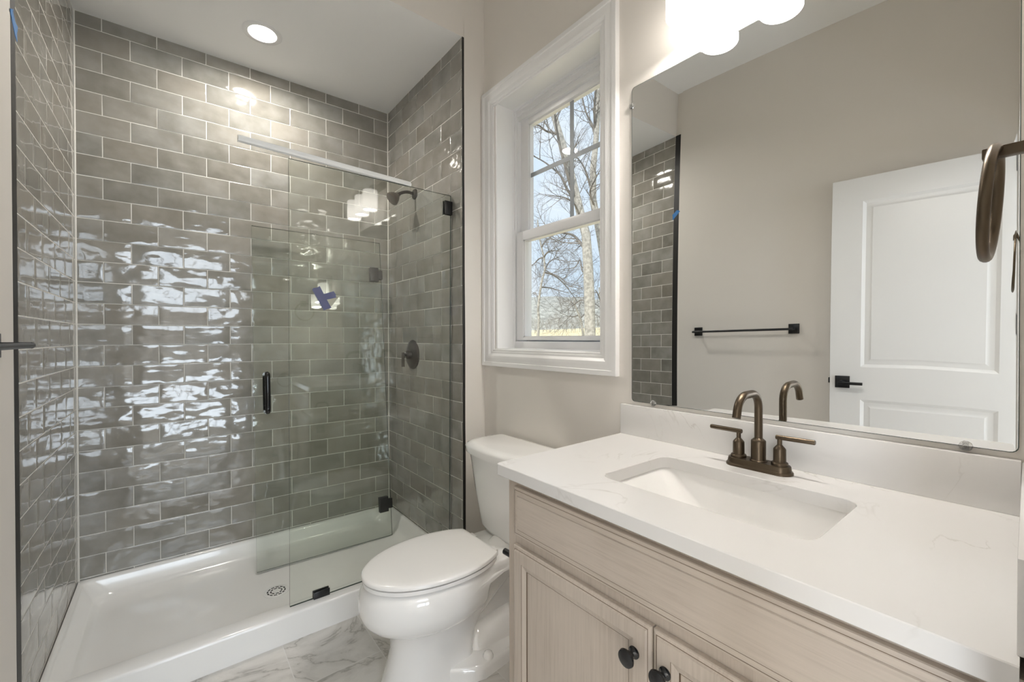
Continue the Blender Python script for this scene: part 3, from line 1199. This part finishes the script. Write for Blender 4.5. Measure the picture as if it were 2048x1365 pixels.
for h, k in ((0.0, 1.0), (1.2, 0.985), (1.75, 0.965), (2.0, 0.92)):
    fl_.append([T(14 + (s - 14) * (0.5 + 0.5 * k), t * k, h) for s, t in foot])
loft(bm, fl_)
# thin web joining trapway and hood
box(bm, 51.1 - 18, 51.1 - 5, TY - 1.5, TY + 1.5, FL + 0.5, FL + 13.5)
finish('bowl', bm, PORC, toi, angle=48, merge=0)
for sg in (-1, 1):
    bm = new()
    lathe(bm, [(0.78, 0), (0.76, 0.35), (0.6, 0.72), (0.35, 0.92), (0.02, 1.0)], T(14.3, sg * 5.75, 1.85), n=24)
    finish('bolt_cap', bm, PORC, toi)


def seat_loops(spec):
    return [egg(19.6, 11.35 - e, 10.7 - e * 0.6, 7.3 - e, cut=11.9 + cu, h=h, nb=2.0) for h, e, cu in spec]


bm = new()
loft(bm, seat_loops([(15.28, 1.6, 1.4), (15.49, 1.5, 1.3), (15.50, 0.22, 0.4), (15.56, 0.12, 0.3), (15.98, 0.12, 0.3), (16.05, 0.14, 0.3), (16.05, 1.4, 1.2)]))
finish('seat', bm, SEATPL, toi, angle=40)
bm = new()
loft(bm, seat_loops([(16.0, 1.7, 1.4), (16.23, 1.5, 1.2), (16.24, 0.10, 0.1), (16.32, 0.0, 0.0), (16.6, 0.0, 0.0), (16.78, 0.12, 0.06), (16.88, 0.45, 0.25), (16.95, 1.2, 0.6), (17.0, 4.0, 2.5)]))
finish('lid', bm, SEATPL, toi, angle=40)
for sg in (-1, 1):
    bm = new()
    box(bm, 51.1 - 12.3, 51.1 - 10.9, TY + sg * 3.0 - 0.8, TY + sg * 3.0 + 0.8, FL + 15.25, FL + 16.3, 0.2, seg=3)
    finish('seat_hinge', bm, SEATPL, toi)


def tank_loop(h, s0, s1, hw, bow, r=2.2, n=10):
    """plan of tank: straight back at s0, bowed front at s1, rounded front corners"""
    pts = []
    for i in range(-n, n + 1):
        q = i / n
        e = abs(q)
        s = s1 - bow * q * q
        if e > 0.72:
            s -= r * ((e - 0.72) / 0.28) ** 2.4
        pts.append((s, hw * (q if e < 0.9 else (1 if q > 0 else -1) * (0.9 + 0.1 * sin((e - 0.9) / 0.1 * pi / 2)))))
    pts += [(s0 + 0.4, hw), (s0, hw - 0.4), (s0, -hw + 0.4), (s0 + 0.4, -hw)]
    return [T(s, t, h) for s, t in pts]


bm = new()
loft(bm, [tank_loop(15.32, 1.6, 7.4, 6.6, 1.0), tank_loop(15.6, 1.3, 8.0, 7.1, 1.1), tank_loop(16.4, 1.1, 8.4, 7.4, 1.1), tank_loop(22, 0.9, 9.3, 8.0, 1.2), tank_loop(29.3, 0.8, 10.3, 8.6, 1.3)])
finish('tank', bm, PORC, toi, angle=40)
bm = new()
loft(bm, [tank_loop(29.25, 0.8, 10.5, 8.7, 1.3), tank_loop(29.4, 0.5, 10.95, 9.0, 1.4), tank_loop(30.5, 0.5, 11.1, 9.1, 1.4), tank_loop(30.85, 0.6, 10.9, 8.95, 1.4), tank_loop(31.1, 1.0, 10.3, 8.5, 1.35), tank_loop(31.2, 1.8, 9.3, 7.6, 1.2)])
finish('tank_lid', bm, PORC, toi, angle=40)

# ------------------------------------------------------------------ vanity
van = thing('vanity_cabinet', 'washed wood vanity cabinet with two doors and a false drawer front', 'vanity', (40, 19, FL))
FX = 28.95
bm = new()
# carcass with face frame
prism(bm, [(FX, 37.3), (FX + 0.8, 37.33), (FX + 0.8, 0.83), (FX, 0.8)], FL + 4.2, -14.93)
prism(bm, [(FX + 0.75, 37.32), (51.2, 38.2), (51.2, 37.5), (FX + 0.75, 36.62)], FL, -14.93)
prism(bm, [(FX + 0.75, 1.6), (51.2, 2.1), (51.2, 1.4), (FX + 0.75, 0.85)], FL, -14.93)
prism(bm, [(FX + 0.75, 36.7), (51.2, 37.5), (51.2, 2.0), (FX + 0.75, 1.5)], FL + 4.2, FL + 4.9)
prism(bm, [(FX + 3, 36.7), (FX + 3.7, 36.7), (FX + 3.7, 1.5), (FX + 3, 1.5)], FL, FL + 4.3)
finish('carcass', bm, WOODV, van, merge=0)
vf = lambda a, b, d: (FX - d, a, b)


def shaker(name, y0, y1, z0, z1, mat, kind):
    bm = new()
    if kind == 'door':
        nest(bm, vf, (y0, y1, z0, z1), [
            (0, 0.02, 0), (0, 0.42, 0), (0.05, 0.52, 0), (0.28, 0.60, 0), (0.34, 0.60, 1), (0.40, 0.66, 0), (0.46, 0.75, 0), (1.55, 0.75, 0), (1.58, 0.71, 1), (1.63, 0.69, 0),
            (2.0, 0.58, 0), (2.1, 0.52, 0), (2.12, 0.44, 1), (2.2, 0.44, 1), (2.22, 0.45, 0)])
    else:
        nest(bm, vf, (y0, y1, z0, z1), [
            (0, 0.02, 0), (0, 0.42, 0), (0.05, 0.52, 0), (0.28, 0.60, 0), (0.33, 0.60, 1), (0.38, 0.64, 0), (0.78, 0.68, 0), (0.80, 0.66, 1), (0.86, 0.75, 0)])
    return finish(name, bm, [mat, GLAZE], van, angle=12)


shaker('drawer_front', 2.2, 35.85, -20.9, -15.75, WOODH, 'drawer')
for y0, y1, ky in ((19.02, 35.9, 20.45), (2.2, 18.88, 17.75)):
    dr_ = shaker('door', y0, y1, FL + 5.0, -21.98, WOODV, 'door')
    bm = new()
    kx = FX - 0.75
    lathe(bm, [(0.48, 0), (0.47, 0.08), (0.30, 0.16), (0.21, 0.3), (0.22, 0.6), (0.36, 0.72), (0.62, 0.85), (0.70, 0.98), (0.66, 1.12), (0.4, 1.22), (0.02, 1.25)], (kx, ky, -24.62), (-1, 0, 0), n=32)
    finish('knob', bm, GLOSSBLACK, dr_)

ct = []
ZCT, CTH = -13.70, 1.22


def counter_outline(e, z):
    fl, bl, br, fr = (27.72 + e, 38.12 - e), (51.3, 39.05 - e), (51.3, 1.66), (27.5 + e, 0.95)
    out = []
    n = 6
    for i in range(n + 1):
        out.append((br[0], br[1]) if 0 else None)
    return fl, bl, br, fr


SK = (33.30, 44.75, 10.1, 28.25)                       # sink opening x0 x1 y0 y1


def poly_loop(e, z, r=0.45):
    # corners in the order of rrect(): (x1,y1) (x0,y1) (x0,y0) (x1,y0)
    bl, fl, fr, br = (51.3, 39.05 - e), (27.72 + e, 38.12 - e), (27.5 + e, 0.95 - 0 * e), (51.3, 1.66)
    out = []
    n = 6
    for k, (c, d0, d1) in enumerate(((bl, (0, -1), (-1, 0)), (fl, (1, 0), (0, -1)), (fr, (0, 1), (1, 0)), (br, (-1, 0), (0, 1)))):
        rr = r if k == 1 else 0.02
        p0 = (c[0] + d0[0] * rr, c[1] + d0[1] * rr, z)
        p1 = (c[0] + d1[0] * rr, c[1] + d1[1] * rr, z)
        out += [tuple(p) for p in arc(p0, (c[0], c[1], z), p1, n)]
    return out


bm = new()
inner = lambda e, z: [(x, y, z) for x, y in rrect(SK[0] - e, SK[1] + e, SK[2] - e, SK[3] + e, 1.35 + e, 6)]
loops = [inner(0, ZCT - CTH), poly_loop(0.06, ZCT - CTH), poly_loop(0, ZCT - CTH + 0.06), poly_loop(0, ZCT - 0.06), poly_loop(0.06, ZCT), inner(0.05, ZCT), inner(0, ZCT - 0.05), inner(0, ZCT - CTH)]
loft(bm, loops, False, False)
tag(finish('countertop', bm, QUARTZ, angle=30), 'white quartz countertop with faint grey veins on the vanity', 'countertop')
bm = new()
prism(bm, [(50.55, 39.0), (51.34, 39.03), (51.34, 1.75), (50.55, 1.72)], ZCT, -9.48, 0.05)
tag(finish('backsplash', bm, QUARTZ, angle=30), 'long white quartz backsplash under the mirror', 'backsplash')
bm = new()
prism(bm, [(28.4, 1.06), (50.53, 1.67), (50.53, 0.93), (28.4, 0.33)], ZCT, -9.5, 0.04)
tag(finish('side_splash', bm, QUARTZ, angle=30), 'short quartz splash at the countertop end, far right', 'side splash')

sink = thing('sink', 'white rectangular undermount sink in the countertop', 'sink', (39, 19.2, -20))
bm = new()
zs_ = ZCT - CTH
rr_ = lambda e, z, r: [(x, y, z) for x, y in rrect(SK[0] + e, SK[1] - e, SK[2] + e * 1.0, SK[3] - e * 1.0, r, 6)]


def basin(ex, ey0, ey1, z, r):
    return [(x, y, z) for x, y in rrect(SK[0] + ex, SK[1] - ex * 0.6, SK[2] + ey0, SK[3] - ey1, r, 6)]


loops = [basin(-1.0, -1.0, -1.0, zs_ - 0.5, 2.0), basin(-1.0, -1.0, -1.0, zs_ - 0.002, 2.0), basin(-0.28, -0.28, -0.28, zs_ - 0.002, 1.6), basin(-0.16, -0.16, -0.16, zs_ - 0.14, 1.5),
         basin(0.15, 0.25, 0.6, zs_ - 1.0, 1.5), basin(0.5, 0.8, 2.6, zs_ - 2.8, 1.7), basin(0.9, 1.3, 4.2, zs_ - 4.1, 2.0), basin(1.5, 2.0, 5.0, zs_ - 4.7, 2.2), basin(2.6, 3.4, 6.2, zs_ - 4.95, 2.2), basin(5.0, 8.6, 8.6, zs_ - 5.05, 0.4)]
loft(bm, loops, cap0=False)
finish('basin', bm, PORC, sink, angle=40)
bm = new()
lathe(bm, [(1.1, 0), (1.1, 0.08), (0.9, 0.12), (0.75, 0.05), (0.01, 0.05)], (39.3, 19.2, zs_ - 5.06), n=32)
finish('drain', bm, BRONZE, sink)

# ------------------------------------------------------------------ faucet
fa = thing('faucet', 'bronze two-handle faucet with a high hooked spout', 'faucet', (48.0, 19.35, ZCT))
FXc, FYc = 47.95, 19.35


def stad(rx, ry, z):
    """stadium outline long in y"""
    out = []
    for i in range(32):
        a = 2 * pi * i / 32
        y = (ry - rx) * (1 if sin(a) > 0 else -1) if abs(sin(a)) > 1e-6 else 0
        out.append((FXc + rx * cos(a), FYc + y + rx * sin(a), z))
    return out


bm = new()
loft(bm, [stad(1.18, 3.22, ZCT), stad(1.18, 3.22, ZCT + 0.18), stad(1.12, 3.16, ZCT + 0.28), stad(1.02, 3.06, ZCT + 0.32), stad(0.98, 3.0, ZCT + 0.78), stad(0.92, 2.95, ZCT + 0.86)])
finish('base_plate', bm, BRONZE, fa, angle=30)
zb = ZCT + 0.8
bm = new()
lathe(bm, [(0.82, 0), (0.82, 0.12), (0.72, 0.2), (0.70, 0.25), (0.70, 2.1), (0.66, 2.2), (0.40, 2.42), (0.38, 2.4)], (FXc, FYc, zb), n=40)
top = -5.75
path = [Vector((FXc, FYc, zb + 2.2)), Vector((FXc, FYc, top - 1.6))] + arc((FXc, FYc, top - 1.6), (FXc, FYc, top), (FXc - 1.6, FYc, top), 10)[1:]
path += arc((FXc - 3.0, FYc, top - 0.02), (FXc - 4.4, FYc, top - 0.04), (FXc - 4.75, FYc, top - 1.3), 10) + [Vector((FXc - 5.0, FYc, top - 2.1))]
tube(bm, path, 0.39, 20)
finish('spout', bm, BRONZE, fa, merge=0, angle=30)
for sg in (1, -1):
    bm = new()
    yc = FYc + sg * 2.0
    lathe(bm, [(0.76, 0), (0.76, 0.28), (0.70, 0.36), (0.57, 0.4), (0.56, 1.65), (0.52, 1.75), (0.27, 2.05), (0.22, 2.1), (0.22, 2.7)], (FXc, yc, zb), n=36)
    tube(bm, [(FXc, yc - sg * 0.34, zb + 2.82), (FXc, yc - sg * 0.3, zb + 2.82), (FXc, yc + sg * 3.0, zb + 2.86), (FXc, yc + sg * 3.06, zb + 2.86)], [0.2, 0.235, 0.235, 0.2], 18)
    finish('handle', bm, BRONZE, fa, merge=0, angle=30)
bm = new()
tube(bm, [(FXc + 0.75, FYc, zb + 0.1), (FXc + 0.95, FYc, zb + 1.6)], 0.1, 10)
finish('lift_rod', bm, BRONZE, fa)

# ------------------------------------------------------------------ mirror
mi_ = thing('mirror', 'large frameless mirror clipped to the wall above the vanity', 'mirror', (51.2, 19.6, -9.1))
bm = new()
MX = 51.12
my0, my1, mz0, mz1 = 1.86, 37.46, -8.98, 35.2
pts = rrect(my0, my1, mz0, mz1, 0.45, 4)
f0 = [(MX, a, b) for a, b in [(my0 + (a - my0) * 1.0, b) for a, b in pts]]
f1 = [(MX + 0.22, a, b) for a, b in pts]
fi = [(MX - 0.004, my0 + 0.05 + (a - my0) * (1 - 0.1 / (my1 - my0)), mz0 + 0.05 + (b - mz0) * (1 - 0.1 / (mz1 - mz0))) for a, b in pts]
loft(bm, [f1, f0, fi], mis=[1, 1])
bm.faces.ensure_lookup_table()
bm.faces[len(bm.faces) - 1].material_index = 0
finish('mirror_glass', bm, [MIRROR, EDGEG], mi_, angle=10)
for y, z, side in ((37.5, 32.75, 'l'), (34.0, -8.9, 'b'), (4.7, -8.95, 'b')):
    bm = new()
    lathe(bm, [(0.42, 0.0), (0.42, 0.12), (0.36, 0.2), (0.16, 0.24), (0.13, 0.18), (0.01, 0.18)], (MX + 0.02, y, z), (-1, 0, 0), n=10)
    box(bm, MX - 0.05, XW, y - 0.18, y + 0.18, z - 0.3, z + 0.3, 0.04)
    finish('mirror_clip', bm, CLIPM, mi_, merge=0, angle=10)

# ------------------------------------------------------------------ vanity light
vl = thing('vanity_light', 'three-shade vanity light glowing above the mirror', 'wall light', (XW, 19.65, 42))
bm = new()
box(bm, XW - 0.9, XW, 9.5, 30.2, 44.6, 46.8, 0.15)
finish('back_plate', bm, DARKBRONZE, vl)
for y in (27.2, 20.0, 12.8):
    bm = new()
    tube(bm, [(XW - 0.8, y, 45.6), (XW - 2.6, y, 45.6)] + arc((XW - 2.6, y, 45.6), (47.4, y, 45.6), (47.4, y, 44.2), 5), 0.3, 12)
    lathe(bm, [(0.5, 0.75), (1.1, 0.45), (1.15, 0.0)], (47.4, y, 43.7), n=24)
    finish('arm', bm, DARKBRONZE, vl, merge=0)
    bm = new()
    lathe(bm, [(0.9, 43.75), (2.0, 43.75), (2.2, 43.55), (2.2, 37.8), (2.12, 37.7), (2.02, 37.8), (2.02, 43.4), (0.9, 43.6)], (47.4, y, 0), n=40, caps=False)
    sh_ = finish('shade', bm, SHADE, vl)
    bm = new()
    lathe(bm, [(0.01, 38.1), (2.0, 38.1), (2.0, 38.2), (0.01, 38.2)], (47.4, y, 0), n=32, caps=False)
    finish('diffuser', bm, BULB, sh_)

# ------------------------------------------------------------------ towel ring, towel bar, paper holder
tr_ = thing('towel_ring', 'bronze towel ring on a square arm at the right edge', 'towel ring', (34.5, 0.4, 7))
bm = new()
RX, RZ = 34.6, 7.05
box(bm, RX - 0.95, RX + 0.95, 0.38, 0.68, RZ + 1.85, RZ + 3.75, 0.05)
box(bm, RX - 0.3, RX + 0.3, 0.6, 2.62, RZ + 2.5, RZ + 3.05, 0.05)
finish('arm', bm, BRONZE, tr_, merge=0)
bm = new()
ring = []
for i in range(48):
    a = 2 * pi * i / 48
    x = RX + 2.85 * sin(a)
    hgt = -2.85 + 2.85 * cos(a)
    ring.append((x, 2.08 - hgt * 0.075, RZ + 2.95 + hgt))
tube(bm, ring, 0.25, 14, closed=True)
finish('ring', bm, BRONZE, tr_)

tb = thing('towel_bar', 'straight black towel bar with square mounts on the left wall', 'towel bar', (XL, 52.5, -0.7))
for y in (65.35, 39.8):
    bm = new()
    box(bm, XL, XL + 0.35, y - 1.2, y + 1.2, -1.9, 0.55, 0.05)
    box(bm, XL + 0.3, XL + 2.75, y - 0.33, y + 0.33, -1.0, -0.34, 0.05)
    finish('mount', bm, BLACK, tb, merge=0)
bm = new()
tube(bm, [(XL + 2.55, 39.2, -0.68), (XL + 2.55, 65.9, -0.68)], 0.3, 14)
finish('bar', bm, BLACK, tb)

ph = thing('paper_holder', 'black paper holder post on the vanity side above the toilet bowl', 'paper holder', (30.5, 37.4, -25))
bm = new()
box(bm, 29.6, 31.6, 37.42, 37.75, -26.0, -24.0, 0.05)
finish('mount', bm, BLACK, ph)
bm = new()
tube(bm, [(30.6, 37.7, -25.05), (30.45, 40.1, -25.0)], 0.36, 16)
finish('post', bm, BLACK, ph)

# ------------------------------------------------------------------ outdoors
m_ = 1 / S                                              # inches in a metre


def terrain(x, y):
    """ground height in inches relative to eye level"""
    d = (x - 60) / m_                                   # metres out from the house
    z = -95 + 0 * y
    z += 34 * m_ * 0.0
    k = max(0.0, d - 6)
    z += m_ * (0.052 * k if k < 150 else 7.8 + 0.01 * (k - 150))
    return z + 6 * noise.noise((x * 0.002, y * 0.002, 0))


bm = new()
n = 40
g = []
for i in range(n + 1):
    d = 60 + m_ * (0.2 + 190 * (i / n) ** 2.2)
    row = []
    for j in range(n + 1):
        y = m_ * ((-60 + 320 * j / n) * (0.08 + 0.92 * (i / n)))
        row.append(bm.verts.new((d, y, terrain(d, y))))
    g.append(row)
for i in range(n):
    for j in range(n):
        bm.faces.new((g[i][j], g[i + 1][j], g[i + 1][j + 1], g[i][j + 1]))
tag(finish('field', bm, STRAW, merge=0), 'dry straw-coloured field rising away from the house', 'field', kind='structure')
bm = new()
n = 46
g = []
for i in range(5):
    row = []
    for j in range(n + 1):
        a = radians(20 + 90 * j / n)
        R = m_ * (165 + 22 * i)
        x, y = 60 + R * sin(a), R * cos(a) + 40
        hgt = (0, 10, 15, 18, 17)[i] + (i > 0) * (2.2 * noise.noise((j * 0.7, i, 0)) + 3.0 * noise.noise((j * 0.16, 5, 0)))
        row.append(bm.verts.new((x, y, terrain(min(x, 60 + m_ * 150), y) + hgt * m_ - 40)))
    g.append(row)
for i in range(4):
    for j in range(n):
        bm.faces.new((g[i][j], g[i + 1][j], g[i + 1][j + 1], g[i][j + 1]))
tag(finish('wooded_hill', bm, WOODS, merge=0), 'grey bare-wooded hill behind the field', 'hill', kind='structure')


def ray_pt(u, v, depth):
    """a point in the garden the photo shows at pixel (u, v), depth metres along the view"""
    f = 861.68
    d = f_ + r_ * ((u - 1024) / f) + u_ * ((682.5 - v) / f)
    return d * depth * m_


def smooth_path(pts, n=4):
    out = []
    for i in range(len(pts) - 1):
        p0, p1, p2, p3 = pts[max(i - 1, 0)], pts[i], pts[i + 1], pts[min(i + 2, len(pts) - 1)]
        for j in range(n):
            t = j / n
            out.append(0.5 * (2 * p1 + (p2 - p0) * t + (2 * p0 - 5 * p1 + 4 * p2 - p3) * t * t + (3 * p1 - p0 - 3 * p2 + p3) * t ** 3))
    out.append(pts[-1])
    return out


def twigs(bm, p, d, length, rad, level, rnd):
    """recursive bare branching"""
    segs = 5
    pts = [p.copy()]
    q = p.copy()
    dd = d.normalized()
    kids = []
    for i in range(segs):
        dd = (dd + Vector((rnd.uniform(-1, 1), rnd.uniform(-1, 1), rnd.uniform(-0.5, 1.0))) * 0.17).normalized()
        q = q + dd * (length / segs)
        pts.append(q.copy())
        if i >= 1:
            kids.append((q.copy(), dd.copy(), i / segs))
    rs = [rad * (1 - 0.75 * i / segs) for i in range(segs + 1)]
    tube(bm, pts, rs, 5 if level < 2 else 6)
    if level > 0:
        for q, dd, k in kids:
            for _ in range(2 if level > 1 else 1):
                side = dd.cross(Vector((rnd.uniform(-1, 1), rnd.uniform(-1, 1), rnd.uniform(-1, 1)))).normalized()
                twigs(bm, q, dd * 0.75 + side * rnd.uniform(0.5, 1.0), length * rnd.uniform(0.4, 0.65) * (1.1 - 0.4 * k), rad * 0.5 * (1 - 0.5 * k), level - 1, rnd)


def tree(name, label, trunk, depth, r0, limbs, seed, mat):
    """trunk and limbs as polylines; every limb then carries its own twigs"""
    rnd = random.Random(seed)
    tp = [ray_pt(u, v, depth + dz) for u, v, dz in trunk]
    base = tp[0].copy()
    base.z = terrain(base.x, base.y) - 4
    root = thing(name, label, 'tree', tuple(base), 'bare trees in the field')
    bm = new()
    tp = [base] + tp
    rr = [r0 * m_ * (1.25 if i == 0 else 1 - 0.6 * i / (len(tp) - 1)) for i in range(len(tp))]
    tube(bm, tp, rr, 12)
    finish('trunk', bm, BARK, root, angle=60, merge=0)
    bm = new()
    for pts, rl in limbs:
        lp = [ray_pt(u, v, depth + dz) for u, v, dz in pts]
        k = len(lp)
        sp_ = smooth_path(lp)
        rs = [rl * m_ * (1 - 0.75 * i / (len(sp_) - 1)) for i in range(len(sp_))]
        tube(bm, sp_, rs, 7)
        for i in range(1, k):
            d = (lp[i] - lp[i - 1])
            for _ in range(3):
                side = d.cross(Vector((rnd.uniform(-1, 1), rnd.uniform(-1, 1), rnd.uniform(-1, 1)))).normalized()
                twigs(bm, lp[i - 1].lerp(lp[i], rnd.random()), d.normalized() * 0.7 + side * 0.8, depth * m_ * rnd.uniform(0.045, 0.10), rl * m_ * 0.30, 2, rnd)
    finish('branches', bm, mat, root, angle=60, merge=0)
    return root


tree('bare_tree', 'tall pale-barked bare tree at the window, its thick trunk right of centre',
     [(1180, 668, 0), (1179, 600, 0), (1176, 530, 0), (1172, 470, 0), (1164, 440, 0.1), (1152, 390, 0.2), (1138, 330, 0.3), (1118, 265, 0.4), (1103, 215, 0.5), (1090, 150, 0.5), (1080, 90, 0.5)], 17.0, 0.235, [
         ([(1158, 410, 0.2), (1135, 380, 0.6), (1120, 350, 0.8), (1090, 325, 1.2), (1062, 310, 1.5)], 0.07),
         ([(1115, 268, 0.4), (1092, 262, 0), (1075, 250, -0.4), (1055, 258, -0.8)], 0.05),
         ([(1150, 400, 0.2), (1135, 350, -0.3), (1118, 285, -0.6), (1108, 220, -0.9), (1100, 160, -1.2)], 0.08),
         ([(1172, 500, 0), (1160, 485, 0.3), (1145, 470, 0.6), (1120, 466, 0.8), (1095, 468, 1.0)], 0.075),
         ([(1176, 545, 0), (1165, 543, 0.4), (1160, 520, 0.8), (1150, 535, 1.0), (1128, 538, 1.4)], 0.04),
         ([(1165, 450, 0.1), (1150, 410, -0.5), (1128, 395, -1.0), (1098, 392, -1.4)], 0.045),
         ([(1178, 620, 0), (1165, 600, 0.5), (1148, 610, 0.8), (1135, 620, 1)], 0.04),
     ], 3, TWIG)
tree('bare_tree', 'pale forked bare tree beside the right window edge',
     [(1225, 668, 0), (1215, 560, 0), (1200, 470, 0), (1186, 400, 0), (1186, 340, 0), (1192, 280, 0), (1196, 220, 0), (1198, 150, 0), (1200, 80, 0)], 20.0, 0.22, [
         ([(1184, 385, 0), (1172, 345, 0.3), (1162, 325, 0.5), (1150, 310, 0.8), (1145, 295, 1)], 0.06),
         ([(1190, 270, 0), (1184, 250, 0.2), (1172, 225, 0.5), (1165, 195, 0.8), (1160, 150, 1)], 0.07),
         ([(1190, 260, 0), (1189, 210, -0.4), (1193, 170, -0.7), (1196, 120, -1)], 0.07),
         ([(1192, 420, 0), (1180, 385, -0.4), (1190, 360, -0.7), (1200, 340, -1)], 0.06),
     ], 8, TWIG)
tree('bare_tree', 'thin twiggy bare tree near the left window edge',
     [(1076, 672, 0), (1078, 640, 0), (1076, 620, 0), (1079, 590, 0), (1084, 560, 0), (1090, 540, 0), (1088, 515, 0), (1083, 495, 0), (1078, 472, 0), (1075, 440, 0)], 24.0, 0.085, [
         ([(1090, 540, 0), (1098, 525, 0.5), (1110, 518, 1), (1125, 512, 1.4)], 0.05),
         ([(1088, 515, 0), (1095, 505, -0.5), (1108, 502, -1), (1120, 503, -1.4)], 0.05),
         ([(1088, 515, 0), (1078, 518, 0.5), (1068, 528, 1), (1058, 536, 1.5)], 0.05),
         ([(1088, 545, 0), (1105, 550, 0.5), (1125, 565, 1), (1145, 590, 1.2), (1155, 605, 1.4)], 0.05),
         ([(1084, 575, 0), (1100, 576, 0.5), (1120, 582, 0.9), (1138, 586, 1.2)], 0.04),
         ([(1083, 495, 0), (1092, 482, -0.5), (1105, 478, -1), (1115, 486, -1.3)], 0.04),
         ([(1079, 600, 0), (1070, 585, 0.4), (1063, 590, 0.8)], 0.035),
         ([(1090, 540, 0), (1104, 548, -0.6), (1122, 556, -1), (1140, 575, -1.4)], 0.04),
     ], 14, TWIG)
tree('bare_tree', 'small crooked bare tree left of the thick trunk',
     [(1166, 668, 0), (1163, 645, 0), (1158, 630, 0), (1152, 615, 0), (1148, 606, 0), (1150, 596, 0)], 30.0, 0.10, [
         ([(1158, 630, 0), (1146, 634, 0.6), (1134, 632, 1.2), (1120, 626, 1.6)], 0.05),
         ([(1150, 612, 0), (1142, 604, 0.4), (1136, 598, 0.8)], 0.05),
         ([(1160, 638, 0), (1172, 625, 0.4), (1180, 615, 0.8), (1192, 612, 1.2)], 0.05),
     ], 21, TWIG)
tree('bare_tree', 'low twiggy bare tree at the right pane edge',
     [(1206, 668, 0), (1204, 630, 0), (1200, 600, 0), (1198, 575, 0)], 28.0, 0.09, [
         ([(1203, 620, 0), (1194, 610, 0.6), (1186, 606, 1.0)], 0.05),
         ([(1200, 600, 0), (1194, 585, -0.6), (1190, 580, -1.0)], 0.05),
         ([(1204, 640, 0), (1196, 632, 0.6), (1190, 630, 1.0)], 0.05),
     ], 26, TWIG)
# thicket under the trees
rnd = random.Random(31)
root = None
bm = new()
for k in range(90):
    u = rnd.uniform(1108, 1215)
    p = ray_pt(u, 668, 21 + rnd.uniform(-2, 4))
    p.z = terrain(p.x, p.y)
    for _ in range(2):
        twigs(bm, p.copy(), Vector((rnd.uniform(-0.8, 0.8), rnd.uniform(-0.8, 0.8), 1)), m_ * rnd.uniform(0.9, 1.9), 0.03 * m_, 1, rnd)
tag(finish('thicket', bm, SHRUB, merge=0, angle=60), 'olive twiggy thicket under the thick-trunked tree', 'shrub', kind='stuff')
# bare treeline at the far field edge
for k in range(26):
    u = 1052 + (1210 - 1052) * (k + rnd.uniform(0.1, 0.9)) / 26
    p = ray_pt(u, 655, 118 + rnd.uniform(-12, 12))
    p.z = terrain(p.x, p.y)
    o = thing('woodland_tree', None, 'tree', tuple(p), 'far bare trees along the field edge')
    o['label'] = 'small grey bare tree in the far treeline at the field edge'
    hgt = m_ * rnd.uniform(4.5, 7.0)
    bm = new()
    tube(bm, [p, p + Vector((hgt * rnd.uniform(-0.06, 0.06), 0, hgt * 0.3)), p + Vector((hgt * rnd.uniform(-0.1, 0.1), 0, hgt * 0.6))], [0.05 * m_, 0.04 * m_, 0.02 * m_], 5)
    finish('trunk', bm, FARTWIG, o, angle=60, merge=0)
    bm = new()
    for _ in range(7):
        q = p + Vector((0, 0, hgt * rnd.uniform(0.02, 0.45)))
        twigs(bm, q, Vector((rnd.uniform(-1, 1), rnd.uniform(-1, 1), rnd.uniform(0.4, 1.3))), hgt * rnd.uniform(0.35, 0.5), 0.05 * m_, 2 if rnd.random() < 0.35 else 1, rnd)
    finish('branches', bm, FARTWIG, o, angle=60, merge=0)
